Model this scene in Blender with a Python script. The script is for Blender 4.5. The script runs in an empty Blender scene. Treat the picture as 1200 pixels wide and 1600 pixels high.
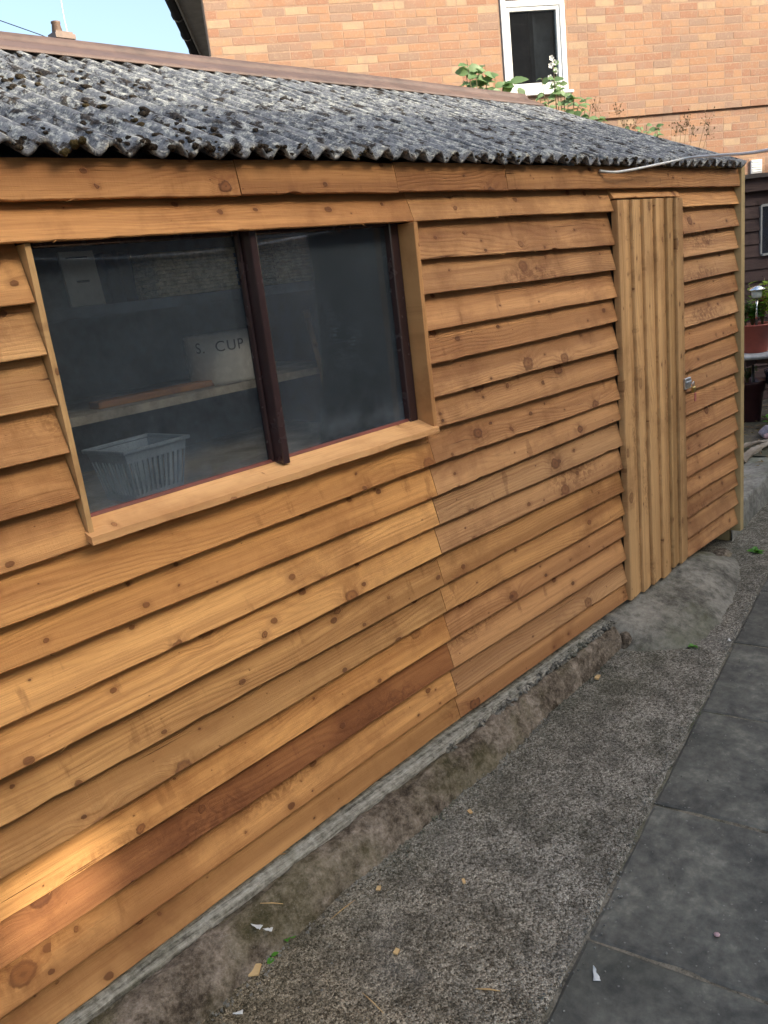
import bpy, bmesh, math, random
from mathutils import Vector, Matrix, noise
random.seed(7)
scene = bpy.context.scene
COL = scene.collection
R = math.radians

# ------------------------------------------------------------------ camera
cam_data = bpy.data.cameras.new("camera")
cam = bpy.data.objects.new("camera", cam_data)
COL.objects.link(cam)
_r = Vector((0.6853, -0.7191, -0.1153)); _u = Vector((0.2750, 0.1087, 0.9553)); _w = Vector((0.6744, 0.6863, -0.2727))
_w.normalize(); _r = (_r - _w * _r.dot(_w)).normalized(); _u = _r.cross(_w)
mw = Matrix((( _r.x, _u.x, -_w.x, 0.0), (_r.y, _u.y, -_w.y, -1.7151), (_r.z, _u.z, -_w.z, 1.5277), (0, 0, 0, 1)))
cam.matrix_world = mw
cam_data.sensor_fit = 'HORIZONTAL'
cam_data.sensor_width = 36.0
cam_data.lens = 36.0 * 1282.15 / 1200.0
cam_data.clip_start = 0.02
cam_data.clip_end = 500.0
scene.camera = cam

# ------------------------------------------------------------------ light
SUN_AZ = math.atan2(0.34, -0.94)      # direction towards the sun, clockwise from +Y
SUN_EL = R(29.0)
S = Vector((math.sin(SUN_AZ) * math.cos(SUN_EL), math.cos(SUN_AZ) * math.cos(SUN_EL), math.sin(SUN_EL)))
world = bpy.data.worlds.new("World")
scene.world = world
world.use_nodes = True
wn = world.node_tree
wn.nodes.clear()
sky = wn.nodes.new("ShaderNodeTexSky")
sky.sky_type = 'NISHITA'
sky.sun_disc = False
sky.sun_elevation = SUN_EL
sky.sun_rotation = SUN_AZ
sky.air_density = 1.0
sky.dust_density = 5.0
sky.ozone_density = 1.0
bg = wn.nodes.new("ShaderNodeBackground")
bg.inputs["Strength"].default_value = 0.15
wo = wn.nodes.new("ShaderNodeOutputWorld")
wn.links.new(sky.outputs[0], bg.inputs[0])
wn.links.new(bg.outputs[0], wo.inputs[0])
sun_data = bpy.data.lights.new("sun", 'SUN')
sun_data.energy = 2.0
sun_data.angle = R(0.53)
sun_data.color = (1.0, 0.93, 0.83)
sun = bpy.data.objects.new("sun", sun_data)
COL.objects.link(sun)
sun.rotation_euler = S.to_track_quat('Z', 'Y').to_euler()
scene.view_settings.view_transform = 'Standard'
scene.view_settings.look = 'None'
scene.view_settings.exposure = 1.52
scene.view_settings.gamma = 1.0
scene.view_settings.use_white_balance = True
scene.view_settings.white_balance_temperature = 6700.0
scene.view_settings.white_balance_tint = 5.0

# ------------------------------------------------------------------ helpers
class MB:
    """collects vertices and faces, build() links them as one mesh object"""
    def __init__(s): s.v = []; s.f = []
    def add(s, vs, fs):
        b = len(s.v); s.v += [tuple(v) for v in vs]; s.f += [tuple(i + b for i in f) for f in fs]; return s
    def box(s, x0, x1, y0, y1, z0, z1, M=None):
        vs = [Vector(p) for p in ((x0,y0,z0),(x1,y0,z0),(x1,y1,z0),(x0,y1,z0),(x0,y0,z1),(x1,y0,z1),(x1,y1,z1),(x0,y1,z1))]
        if M: vs = [M @ v for v in vs]
        return s.add(vs, ((0,3,2,1),(4,5,6,7),(0,1,5,4),(1,2,6,5),(2,3,7,6),(3,0,4,7)))
    def tube(s, pts, rad, n=8, caps=True):
        pts = [Vector(p) for p in pts]
        if not hasattr(rad, '__len__'): rad = [rad] * len(pts)
        vs = []; fs = []
        for i, p in enumerate(pts):
            d = (pts[min(i+1, len(pts)-1)] - pts[max(i-1, 0)]).normalized()
            a = d.orthogonal().normalized() if i == 0 else (a - d * a.dot(d)).normalized()
            b = d.cross(a)
            for k in range(n):
                t = 2 * math.pi * k / n
                vs.append(p + (a * math.cos(t) + b * math.sin(t)) * rad[i])
        for i in range(len(pts) - 1):
            for k in range(n):
                fs.append((i*n+k, i*n+(k+1) % n, (i+1)*n+(k+1) % n, (i+1)*n+k))
        if caps:
            fs.append(tuple(range(n))[::-1]); fs.append(tuple((len(pts)-1)*n + k for k in range(n)))
        return s.add(vs, fs)
    def lathe(s, prof, n=24, c=(0,0,0)):
        vs = []; fs = []
        for (r, z) in prof:
            for k in range(n):
                t = 2*math.pi*k/n; vs.append((c[0]+r*math.cos(t), c[1]+r*math.sin(t), c[2]+z))
        for i in range(len(prof)-1):
            for k in range(n): fs.append((i*n+k, i*n+(k+1) % n, (i+1)*n+(k+1) % n, (i+1)*n+k))
        return s.add(vs, fs)
    def grid(s, nu, nv, fn):
        vs = [fn(i/(nu-1), j/(nv-1)) for j in range(nv) for i in range(nu)]
        fs = [(j*nu+i, j*nu+i+1, (j+1)*nu+i+1, (j+1)*nu+i) for j in range(nv-1) for i in range(nu-1)]
        return s.add(vs, fs)
    def mesh(s, name, mat, smooth=False):
        me = bpy.data.meshes.new(name); me.from_pydata(s.v, [], s.f); me.update()
        if mat: me.materials.append(mat)
        if smooth:
            for p in me.polygons: p.use_smooth = True
        return me
    def build(s, name, mat, parent=None, smooth=False):
        return put(name, s.mesh(name, mat, smooth), parent)
def put(name, me, parent=None, M=None):
    o = bpy.data.objects.new(name, me); COL.objects.link(o)
    if parent: o.parent = parent
    if M: o.matrix_local = M
    return o
def tag(o, label=None, cat=None, group=None, kind=None):
    if label: o["label"] = label
    if cat: o["category"] = cat
    if group: o["group"] = group
    if kind: o["kind"] = kind
    return o
def thing(name, label, cat, loc=(0,0,0), group=None):
    o = bpy.data.objects.new(name, None); COL.objects.link(o); o.location = loc; o.empty_display_size = 0.1
    return tag(o, label, cat, group)
def bevel(o, w, seg=1):
    m = o.modifiers.new("bevel", 'BEVEL'); m.width = w; m.segments = seg; m.limit_method = 'ANGLE'; m.angle_limit = R(40); return o
def N3(x, y, z): return noise.noise(Vector((x, y, z)))
def rnd(a, b): return random.uniform(a, b)
def lerp(a, b, t): return a + (b - a) * t
def interp(tab, x):
    if x <= tab[0][0]: return tab[0][1]
    for (a, b), (c, d) in zip(tab, tab[1:]):
        if x <= c: return lerp(b, d, (x - a) / (c - a))
    return tab[-1][1]

# ------------------------------------------------------------------ node helpers
class NT:
    def __init__(s, name):
        s.m = bpy.data.materials.new(name); s.m.use_nodes = True; s.t = s.m.node_tree
        s.b = s.t.nodes["Principled BSDF"]; s.out = s.t.nodes["Material Output"]
    def n(s, typ, ins=None, **props):
        nd = s.t.nodes.new("ShaderNode" + typ)
        for k, v in props.items(): setattr(nd, k, v)
        for k, v in (ins or {}).items(): s.set(nd.inputs[k], v)
        return nd
    def set(s, sock, v):
        if isinstance(v, bpy.types.NodeSocket): s.t.links.new(v, sock)
        else:
            if sock.type == 'RGBA' and len(v) == 3: v = (*v, 1)
            sock.default_value = v
    def P(s, **kw):
        for k, v in kw.items(): s.set(s.b.inputs[k.replace('_', ' ')], v)
    def math(s, op, a, b=0.0, c=None, clamp=False):
        nd = s.n("Math", operation=op, use_clamp=clamp); s.set(nd.inputs[0], a); s.set(nd.inputs[1], b)
        if c is not None: s.set(nd.inputs[2], c)
        return nd.outputs[0]
    def co(s, kind="Object"): return s.n("TexCoord").outputs[kind]
    def mapping(s, v, scale=(1,1,1), rot=(0,0,0), loc=(0,0,0)):
        return s.n("Mapping", {"Vector": v, "Scale": scale, "Rotation": rot, "Location": loc}).outputs[0]
    def noise(s, v, scale, detail=4, rough=0.55, dist=0.0, out=0):
        return s.n("TexNoise", {"Vector": v, "Scale": scale, "Detail": detail, "Roughness": rough, "Distortion": dist}).outputs[out]
    def vor(s, v, scale, feature='F1', out=0, rand=1.0):
        return s.n("TexVoronoi", {"Vector": v, "Scale": scale, "Randomness": rand}, feature=feature).outputs[out]
    def ramp(s, f, stops, interp='LINEAR'):
        nd = s.n("ValToRGB", {"Fac": f}); cr = nd.color_ramp; cr.interpolation = interp
        while len(cr.elements) < len(stops): cr.elements.new(0.5)
        for e, (p, c) in zip(cr.elements, stops):
            e.position = p; e.color = (c, c, c, 1) if not hasattr(c, '__len__') else (*c, 1)
        return nd.outputs[0]
    def smooth(s, f, a, b):
        nd = s.n("MapRange", {"Value": f, "From Min": a, "From Max": b}, interpolation_type='SMOOTHSTEP'); return nd.outputs[0]
    def mix(s, f, a, b, mode='MIX'):
        nd = s.n("Mix", data_type='RGBA', blend_type=mode); s.set(nd.inputs[0], f); s.set(nd.inputs[6], a); s.set(nd.inputs[7], b); return nd.outputs[2]
    def bump(s, h, strength=0.3, dist=0.01, normal=None):
        nd = s.n("Bump", {"Height": h, "Strength": strength, "Distance": dist})
        if normal: s.set(nd.inputs["Normal"], normal)
        s.set(s.b.inputs["Normal"], nd.outputs[0]); return nd.outputs[0]
    def rand(s): return s.n("ObjectInfo").outputs["Random"]
    def ocol(s): return s.n("ObjectInfo").outputs["Color"]

def wood(name, light, dark, knot, axis='X', rough=0.72, knots=1.0, ring=1.0, coat=0.0):
    n = NT(name); c = n.co(); sp = n.n("SeparateXYZ", {0: c}); rd = n.rand()
    if axis == 'X': L, W, D = sp.outputs[0], sp.outputs[2], sp.outputs[1]
    elif axis == 'Z': L, W, D = sp.outputs[2], sp.outputs[0], sp.outputs[1]
    else: L, W, D = sp.outputs[1], sp.outputs[0], sp.outputs[2]
    L = n.math('ADD', L, n.math('MULTIPLY', rd, 53.0)); W = n.math('ADD', W, n.math('MULTIPLY', rd, 17.0))
    def vec(a, b, w=None):
        return n.n("CombineXYZ", {0: n.math('MULTIPLY', L, a), 1: n.math('MULTIPLY', W if w is None else w, b), 2: 0.0}).outputs[0]
    wob = n.noise(vec(38, 38), 1.0, 3, .6, out=1)
    wv = n.n("VectorMath", {0: n.n("VectorMath", {0: wob, 1: (.5, .5, .5)}, operation='SUBTRACT').outputs[0], 1: (.10, .10, 0)}, operation='MULTIPLY').outputs[0]
    def knotlayer(a, b, rmax, rmin, power, seed):
        kv = n.n("VectorMath", {0: vec(a, b), 1: wv}, operation='ADD').outputs[0]
        kv = n.n("VectorMath", {0: kv, 1: (seed, seed * 2.3, 0)}, operation='ADD').outputs[0]
        vo = n.n("TexVoronoi", {"Vector": kv, "Scale": 1.0, "Randomness": 1.0}, feature='F1', voronoi_dimensions='2D')
        sc = n.n("SeparateColor", {0: vo.outputs["Color"]})
        rad = n.math('MULTIPLY_ADD', n.math('POWER', sc.outputs[0], power), rmax * knots, rmin)
        return n.math('DIVIDE', vo.outputs["Distance"], rad), rad, sc.outputs[1]
    q1, r1, t1 = knotlayer(4.0, 5.4, .115, .004, 2.4, 0.0)     # large knots, well apart
    q2, r2, t2 = knotlayer(8.5, 13.0, .12, .004, 4.0, 7.7)     # pin knots
    km1 = n.smooth(q1, 1.15, .85); h1 = n.smooth(q1, 3.4, .7); core1 = n.smooth(q1, .30, .10)
    ring1 = n.math('MULTIPLY', n.smooth(q1, 1.2, .95), n.smooth(q1, .55, .85))
    km2 = n.smooth(q2, 1.1, .8); h2 = n.smooth(q2, 3.0, .8)
    # reddish smears running across the grain beside the knots
    sv = n.noise(vec(16, 5), 1.0, 4, .6); smear = n.math('MULTIPLY', n.smooth(sv, .58, .68), n.smooth(n.noise(vec(2.2, 8), 1.0, 3), .48, .62))
    Wd = n.math('ADD', W, n.math('MULTIPLY', n.math('MULTIPLY', h1, r1), .16))
    warp = n.noise(vec(.9, 4.2, Wd), 1.0, 2, .5)
    ph = n.math('ADD', n.math('ADD', n.math('MULTIPLY', Wd, 430.0), n.math('MULTIPLY', warp, 120.0)), n.math('MULTIPLY', n.noise(vec(4.0, 30, Wd), 1.0, 3, .6), 9.0))
    rings = n.math('POWER', n.math('MULTIPLY_ADD', n.math('SINE', ph), 0.5, 0.5), 1.8)
    rings = n.math('MULTIPLY', rings, n.math('MULTIPLY_ADD', n.smooth(n.noise(vec(.7, 6.0), 1.0, 2), .38, .66), .85, .15))
    fine = n.noise(vec(7, 480, Wd), 1.0, 3, .65)
    streak = n.noise(vec(1.1, 70, Wd), 1.0, 3, .55)
    saw = n.noise(vec(300, 22), 1.0, 2, .5)
    band = n.noise(vec(.35, 15.0), 1.0, 2, .5); patch = n.noise(vec(2.6, 9.0), 1.0, 5, .62)
    hi = tuple(min(1, x * 1.18) for x in light)
    col = n.mix(n.smooth(band, .36, .64), hi, n.mix(0.5, light, dark))
    col = n.mix(n.math('MULTIPLY', n.smooth(patch, .46, .74), .6), col, n.mix(.3, light, dark))
    col = n.mix(n.math('MULTIPLY', rings, 0.36 * ring), col, dark)
    col = n.mix(n.math('MULTIPLY', n.smooth(streak, .52, .72), 0.36), col, dark)
    col = n.mix(n.math('MULTIPLY', n.smooth(fine, .46, .70), 0.40), col, dark)
    col = n.mix(n.math('MULTIPLY', n.smooth(saw, .52, .8), 0.07), col, tuple(min(1, x * 1.3) for x in light))
    kh = tuple(a * .6 + b * .4 for a, b in zip(dark, knot))
    col = n.mix(n.math('MULTIPLY', n.math('MULTIPLY', h1, n.smooth(n.noise(vec(45, 30), 1.0, 4, .6), .3, .65)), n.math('MULTIPLY_ADD', t1, .55, .25)), col, kh)
    col = n.mix(n.math('MULTIPLY', h2, .35), col, kh)
    col = n.mix(n.math('MULTIPLY', smear, .5), col, kh)
    col = n.mix(n.math('MULTIPLY', km1, n.math('MULTIPLY_ADD', t1, .45, .45)), col, n.mix(.35, dark, knot))
    col = n.mix(n.math('MULTIPLY', n.math('MAXIMUM', ring1, core1), n.math('MULTIPLY_ADD', t1, .45, .15)), col, knot)
    col = n.mix(n.math('MULTIPLY', km2, .85), col, n.mix(n.math('MULTIPLY', t2, .7), n.mix(.5, knot, dark), knot))
    q3, r3, t3 = knotlayer(1.15, 4.6, .01, .30, 1.0, 3.1)
    bn = n.noise(vec(30, 34), 1.0, 5, .68, 1.2)
    burl = n.math('MULTIPLY', n.math('MULTIPLY', n.smooth(q3, 1.0, .25), n.smooth(t3, .62, .72)), n.smooth(bn, .42, .60))
    col = n.mix(n.math('MULTIPLY', burl, .72 * knots), col, n.mix(.45, dark, knot))
    crk = n.math('MULTIPLY', n.smooth(n.noise(vec(1.6, 120, Wd), 1.0, 2, .5), .69, .73), n.smooth(n.noise(vec(2.4, 9), 1.0, 2), .52, .60))
    col = n.mix(n.math('MULTIPLY', crk, .75), col, knot)
    stain = n.noise(c, 2.2, 6, .68)
    col = n.mix(n.math('MULTIPLY', n.smooth(stain, .47, .66), 0.55), col, n.mix(.3, dark, knot))
    val = n.math('MULTIPLY_ADD', rd, 0.16, 0.92)
    col = n.mix(1.0, col, n.n("CombineColor", {0: val, 1: val, 2: val}).outputs[0], 'MULTIPLY')
    col = n.mix(1.0, col, n.ocol(), 'MULTIPLY')
    n.P(Base_Color=col, Roughness=rough)
    n.b.inputs["Specular IOR Level"].default_value = 0.3
    h = n.math('ADD', n.math('MULTIPLY', fine, .7), n.math('ADD', n.math('MULTIPLY', rings, -.3), n.math('MULTIPLY', saw, .12)))
    h = n.math('ADD', h, n.math('MULTIPLY', n.math('MAXIMUM', km1, km2), .5)); h = n.math('ADD', h, n.math('MULTIPLY', crk, -1.2))
    n.bump(h, .9, .003)
    return n.m

def plain(name, col, rough=0.6, metallic=0.0, var=0.15, scale=8.0, bump=0.0, bscale=80.0, spec=0.5):
    n = NT(name); c = n.co(); f = n.noise(c, scale, 5, .6); g = n.noise(c, scale * 7, 3)
    k = n.math('ADD', n.math('MULTIPLY', f, .7), n.math('MULTIPLY', g, .3))
    lo = tuple(x * (1 - 2 * var) for x in col); hi = tuple(min(1, x * (1 + 2 * var)) for x in col)
    n.P(Base_Color=n.mix(n.smooth(k, .3, .7), lo, hi), Roughness=n.math('MULTIPLY_ADD', g, .25, max(0, rough - .12)), Metallic=metallic)
    n.b.inputs["Specular IOR Level"].default_value = spec
    if bump: n.bump(n.noise(c, bscale, 4, .6), bump, .004)
    return n.m

M = {}
M['wood'] = wood('treated_pine', (.56, .302, .120), (.285, .114, .038), (.075, .025, .010), 'X')
M['wood_v'] = wood('treated_pine_upright', (.52, .315, .140), (.30, .150, .055), (.09, .034, .015), 'Z', knots=.9)
M['wood_pale'] = wood('pale_pine', (.56, .36, .17), (.42, .22, .085), (.12, .04, .02), 'X', knots=.7, ring=.6)
M['wood_pale_v'] = wood('pale_pine_upright', (.50, .31, .14), (.34, .17, .06), (.12, .04, .02), 'Z', knots=.8, ring=.7)
M['post'] = wood('green_pressure_treated', (.47, .355, .18), (.31, .215, .095), (.12, .07, .03), 'Z', knots=.6, ring=.6)
M['dark_board'] = wood('brown_stained_board', (.085, .055, .050), (.052, .033, .031), (.02, .012, .01), 'X', knots=.8, ring=.5)
M['frame'] = plain('brown_gloss_frame', (.038, .022, .023), .24, var=.05, scale=3, bump=.06, bscale=40)
M['red_seal'] = plain('red_oxide_sealant', (.16, .04, .03), .6, bump=.3)
M['dark_inside'] = plain('rough_inner_wall', (.105, .13, .165), .85, var=.35, scale=3, bump=1.0, bscale=34)
M['lining'] = plain('dark_lining', (.10, .08, .06), .9)
M['shelf'] = plain('dusty_shelf', (.40, .36, .29), .85, var=.2, bump=.3)
M['ridge'] = plain('brown_ridge_metal', (.115, .072, .056), .55, var=.16, scale=5, bump=.12, bscale=60)
M['barge'] = plain('weathered_bargeboard', (.36, .28, .17), .8, bump=.2)
M['white'] = plain('white_upvc', (.80, .80, .79), .3, var=.03)
M['galv'] = plain('zinc_plated_steel', (.62, .63, .65), .38, 1.0, var=.15, scale=60)
M['brass'] = plain('brass', (.55, .40, .14), .35, 1.0)
M['key'] = plain('red_key_tag', (.35, .09, .08), .5)
M['cable'] = plain('grey_cable', (.62, .62, .60), .45, var=.08)
M['black'] = plain('black_plastic', (.013, .013, .015), .4)
M['soffit'] = plain('grey_soffit', (.34, .34, .33), .6, var=.1)
M['terracotta'] = plain('terracotta_plastic', (.30, .065, .042), .5, var=.1)
M['plum'] = plain('plum_pot', (.045, .015, .018), .4)
M['navy'] = plain('navy_glaze', (.010, .013, .028), .22)
M['soil_pot'] = plain('potting_soil', (.03, .022, .016), .95, bump=.8)
M['table'] = plain('weathered_table_top', (.33, .33, .33), .6, var=.15, bump=.2)
M['steel'] = plain('brushed_steel', (.72, .73, .75), .25, 1.0, var=.05)
M['clear'] = plain('frosted_lens', (.5, .52, .47), .3)
M['pink'] = plain('pink_petal', (.65, .08, .13), .6)
M['whitepetal'] = plain('white_petal', (.75, .74, .70), .6)
M['wicker'] = plain('wicker', (.78, .60, .35), .7, var=.2, scale=60)
M['enamel'] = plain('cream_enamel', (.80, .78, .70), .25, var=.05)
M['ink'] = plain('black_ink', (.02, .02, .02), .6, var=0)
M['paper'] = plain('old_paper', (.78, .75, .64), .8, var=.08)
M['bluebasket'] = plain('blue_plastic', (.34, .43, .53), .45, var=.08)
M['navycloth'] = plain('navy_cloth', (.018, .026, .065), .9, var=.3)
M['chip'] = wood('fresh_wood_chip', (.62, .44, .22), (.45, .27, .11), (.3, .15, .06), 'X', knots=.3)
M['litter'] = plain('white_scrap', (.62, .62, .60), .6, var=.05)
M['roofslate'] = plain('dark_roof_tile', (.06, .05, .048), .8, var=.2)
M['curtain'] = plain('grey_blind', (.10, .10, .095), .8)
M['darkroom'] = plain('dark_room', (.02, .022, .025), .9)
M['driftwood'] = wood('grey_driftwood', (.33, .29, .24), (.16, .13, .105), (.07, .05, .04), 'X', knots=.6)
M['pebble'] = plain('mauve_stone', (.27, .24, .29), .75, var=.25, scale=14, bump=.4)
M['pebblepink'] = plain('pink_stone_band', (.50, .33, .34), .75, var=.2, scale=20, bump=.3)

def leafmat(name, a, b):
    n = NT(name); c = n.co(); rd = n.rand(); f = n.noise(c, 25, 3)
    k = n.math('MULTIPLY_ADD', f, .5, n.math('MULTIPLY', rd, .5))
    col = n.mix(k, a, b)
    n.P(Base_Color=col, Roughness=.5)
    tr = n.n("BsdfTranslucent", {"Color": n.mix(.5, col, (.25, .4, .05))})
    mx = n.n("MixShader", {0: .3, 1: n.b.outputs[0], 2: tr.outputs[0]})
    n.t.links.new(mx.outputs[0], n.out.inputs[0])
    return n.m
M['leaf'] = leafmat('bramble_leaf', (.07, .16, .04), (.26, .36, .18))
M['leaf_lime'] = leafmat('lime_leaf', (.12, .25, .02), (.32, .40, .05))
M['leaf_dark'] = leafmat('dark_leaf', (.02, .05, .018), (.06, .10, .04))
M['leaf_dry'] = leafmat('dry_stalk', (.13, .065, .035), (.24, .15, .08))
M['weed'] = leafmat('weed_leaf', (.05, .22, .02), (.12, .32, .04))
M['stem'] = plain('bramble_stem', (.16, .12, .055), .7)

def glassmat(name, dust, dustcol, tint=(.93, .96, .97)):
    n = NT(name); c = n.co(); n.t.nodes.remove(n.b)
    fr = n.n("Fresnel", {"IOR": 1.5}).outputs[0]
    fr = n.math('MULTIPLY', fr, 1.3, clamp=True)
    tr = n.n("BsdfTransparent", {"Color": tint}); gl = n.n("BsdfGlossy", {"Roughness": .03})
    a = n.n("MixShader", {0: fr, 1: tr.outputs[0], 2: gl.outputs[0]})
    df = n.n("BsdfDiffuse", {"Color": dustcol})
    tl = n.n("BsdfTranslucent", {"Color": dustcol}); ad = n.n("AddShader", {0: df.outputs[0], 1: tl.outputs[0]})
    big = n.noise(c, 9, 6, .7); spk = n.vor(c, 130); spk2 = n.noise(c, 260, 3, .75); msk = n.noise(c, 6, 3)
    streak = n.noise(n.mapping(c, (90, 90, 2.2), (0, R(4), 0)), 1.0, 3)
    sep = n.n("SeparateXYZ", {0: c}).outputs[2]
    low = n.smooth(sep, 1.24, 1.07)
    f = n.math('MULTIPLY_ADD', n.smooth(big, .3, .75), dust * .35, dust * .75)
    f = n.math('ADD', f, n.math('MULTIPLY', n.smooth(spk2, .62, .70), n.math('MULTIPLY_ADD', n.smooth(msk, .45, .7), .45, .16)))
    f = n.math('ADD', f, n.math('MULTIPLY', n.smooth(spk, .12, .05), n.math('MULTIPLY', n.smooth(msk, .48, .66), .5)))
    f = n.math('ADD', f, n.math('MULTIPLY', n.smooth(streak, .6, .8), dust * .5))
    f = n.math('ADD', f, n.math('MULTIPLY', low, n.math('MULTIPLY', n.smooth(big, .35, .65), dust * 2.0)), clamp=True)
    mx = n.n("MixShader", {0: f, 1: a.outputs[0], 2: df.outputs[0]})
    n.t.links.new(mx.outputs[0], n.out.inputs[0])
    return n.m
M['glass'] = glassmat('dirty_glass', .058, (.33, .42, .52), (.98, .99, 1.0))
M['glass_clean'] = glassmat('house_glass', .02, (.4, .4, .4))

def concrete_strip():
    n = NT('rough_pebbled_concrete'); c = n.co()
    big = n.noise(c, 2.3, 5, .6); med = n.noise(c, 11, 5, .65)
    peb = n.vor(c, 160); pcol = n.vor(c, 160, out=1); peb2 = n.vor(c, 380, out=1)
    g1 = n.n("SeparateColor", {0: pcol}).outputs[0]; g2 = n.n("SeparateColor", {0: peb2}).outputs[1]
    k = n.math('ADD', n.math('MULTIPLY', g1, .5), n.math('MULTIPLY', g2, .5))
    col = n.ramp(k, [(.12, (.042, .036, .026)), (.34, (.168, .150, .118)), (.58, (.335, .305, .25)), (.88, (.62, .575, .49))])
    col = n.mix(n.smooth(med, .36, .62), n.mix(.5, col, (.035, .033, .025)), col)
    col = n.mix(n.math('MULTIPLY', n.smooth(big, .54, .7), .5), col, n.mix(.5, col, (.05, .055, .022)))
    sp = n.n("SeparateXYZ", {0: c})
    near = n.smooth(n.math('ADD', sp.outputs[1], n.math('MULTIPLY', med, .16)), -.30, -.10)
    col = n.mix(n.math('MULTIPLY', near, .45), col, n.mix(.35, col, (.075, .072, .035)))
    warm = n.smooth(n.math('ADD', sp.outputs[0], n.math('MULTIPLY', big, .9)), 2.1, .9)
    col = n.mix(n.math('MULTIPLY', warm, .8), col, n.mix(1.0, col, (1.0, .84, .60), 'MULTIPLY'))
    mot = n.noise(c, 1.5, 4, .6); col = n.mix(n.math('MULTIPLY', n.smooth(mot, .5, .66), .28), col, n.mix(.5, col, (.045, .042, .03))); col = n.mix(n.math('MULTIPLY', n.smooth(mot, .46, .36), .35), col, n.mix(.5, col, (.34, .33, .31)))
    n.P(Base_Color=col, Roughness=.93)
    n.b.inputs["Specular IOR Level"].default_value = .2
    h = n.math('ADD', n.math('MULTIPLY', peb, -1.0), n.math('ADD', n.math('MULTIPLY', k, .8), n.math('MULTIPLY', med, 1.2)))
    n.bump(h, 1.0, .006)
    return n.m
M['strip'] = concrete_strip()

def kerbmat():
    n = NT('mossy_old_concrete'); c = n.co()
    a = n.noise(c, 5, 6, .65); b = n.noise(c, 22, 5, .7); g = n.noise(c, 3.2, 4); s = n.noise(c, 240, 3, .7)
    crk = n.vor(n.n("VectorMath", {0: c, 1: n.n("VectorMath", {0: n.noise(c, 14, 3, out=1), 1: (.09, .09, .09)}, operation='MULTIPLY').outputs[0]}, operation='ADD').outputs[0], 4.2, 'DISTANCE_TO_EDGE')
    f2 = n.noise(c, 75, 4, .75)
    col = n.ramp(n.math('ADD', n.math('MULTIPLY', a, .36), n.math('ADD', n.math('MULTIPLY', b, .36), n.math('MULTIPLY', f2, .28))), [(.38, (.018, .013, .009)), (.46, (.088, .067, .047)), (.53, (.20, .160, .120)), (.64, (.42, .35, .28))])
    col = n.mix(n.math('MULTIPLY', n.smooth(g, .49, .64), .6), col, n.mix(.45, (.10, .097, .028), col))
    col = n.mix(n.math('MULTIPLY', n.smooth(s, .55, .75), .5), col, (.32, .29, .26))
    cm = n.math('MULTIPLY', n.smooth(crk, .007, .002), n.smooth(n.noise(c, 2.0, 2), .70, .78)); col = n.mix(cm, col, (.02, .016, .012))
    n.P(Base_Color=col, Roughness=.92)
    n.b.inputs["Specular IOR Level"].default_value = .2
    n.bump(n.math('ADD', n.math('MULTIPLY', b, 1.4), n.math('ADD', n.math('MULTIPLY', s, .3), n.math('MULTIPLY', cm, -.8))), 1.0, .014)
    return n.m
M['kerb'] = kerbmat()

def greyconc(name, lo, hi, green, gs=.4, sc=6):
    n = NT(name); c = n.co()
    a = n.noise(c, sc, 6, .65); b = n.noise(c, sc * 6, 5, .7); s = n.noise(c, 300, 3, .7); g = n.noise(c, 2.1, 4)
    k = n.math('ADD', n.math('MULTIPLY', a, .45), n.math('ADD', n.math('MULTIPLY', b, .35), n.math('MULTIPLY', s, .2)))
    col = n.mix(n.smooth(k, .36, .64), lo, hi)
    col = n.mix(n.math('MULTIPLY', n.smooth(g, .5, .7), gs), col, green)
    n.P(Base_Color=col, Roughness=.9)
    n.b.inputs["Specular IOR Level"].default_value = .25
    n.bump(n.math('ADD', b, n.math('MULTIPLY', s, .6)), .6, .005)
    return n.m
M['ramp'] = greyconc('smoothed_concrete', (.055, .05, .04), (.30, .28, .235), (.10, .105, .055), .6, 5)
def ledgemat():
    n = NT('weathered_sole_plate'); c = n.co()
    st = n.mapping(c, (4, 90, 90)); a = n.noise(st, 1.0, 5, .7); b = n.noise(c, 45, 5, .72); g = n.noise(c, 5, 4, .6)
    k = n.math('ADD', n.math('MULTIPLY', a, .55), n.math('MULTIPLY', b, .45))
    col = n.ramp(k, [(.34, (.028, .024, .018)), (.44, (.16, .148, .118)), (.53, (.31, .29, .24)), (.66, (.50, .475, .41))])
    col = n.mix(n.math('MULTIPLY', n.smooth(g, .54, .68), .4), col, n.mix(.45, (.10, .10, .04), col))
    n.P(Base_Color=col, Roughness=.93); n.b.inputs["Specular IOR Level"].default_value = .2
    n.bump(k, 1.0, .010)
    return n.m
M['ledge'] = ledgemat()
M['terrace'] = greyconc('terrace_concrete', (.10, .098, .088), (.31, .305, .275), (.10, .12, .055), .7)
M['mortar_bed'] = greyconc('slab_bedding', (.035, .032, .024), (.27, .24, .185), (.07, .08, .035), .6, 14)
M['earth'] = greyconc('bare_earth', (.045, .038, .03), (.13, .115, .09), (.06, .075, .03), .5, 5)
M['mortar'] = greyconc('lime_mortar', (.33, .21, .145), (.42, .28, .20), (.34, .23, .165), .2, 8)
M['render'] = greyconc('grey_render', (.17, .15, .13), (.23, .20, .175), (.16, .14, .12), .2, 2)

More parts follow.
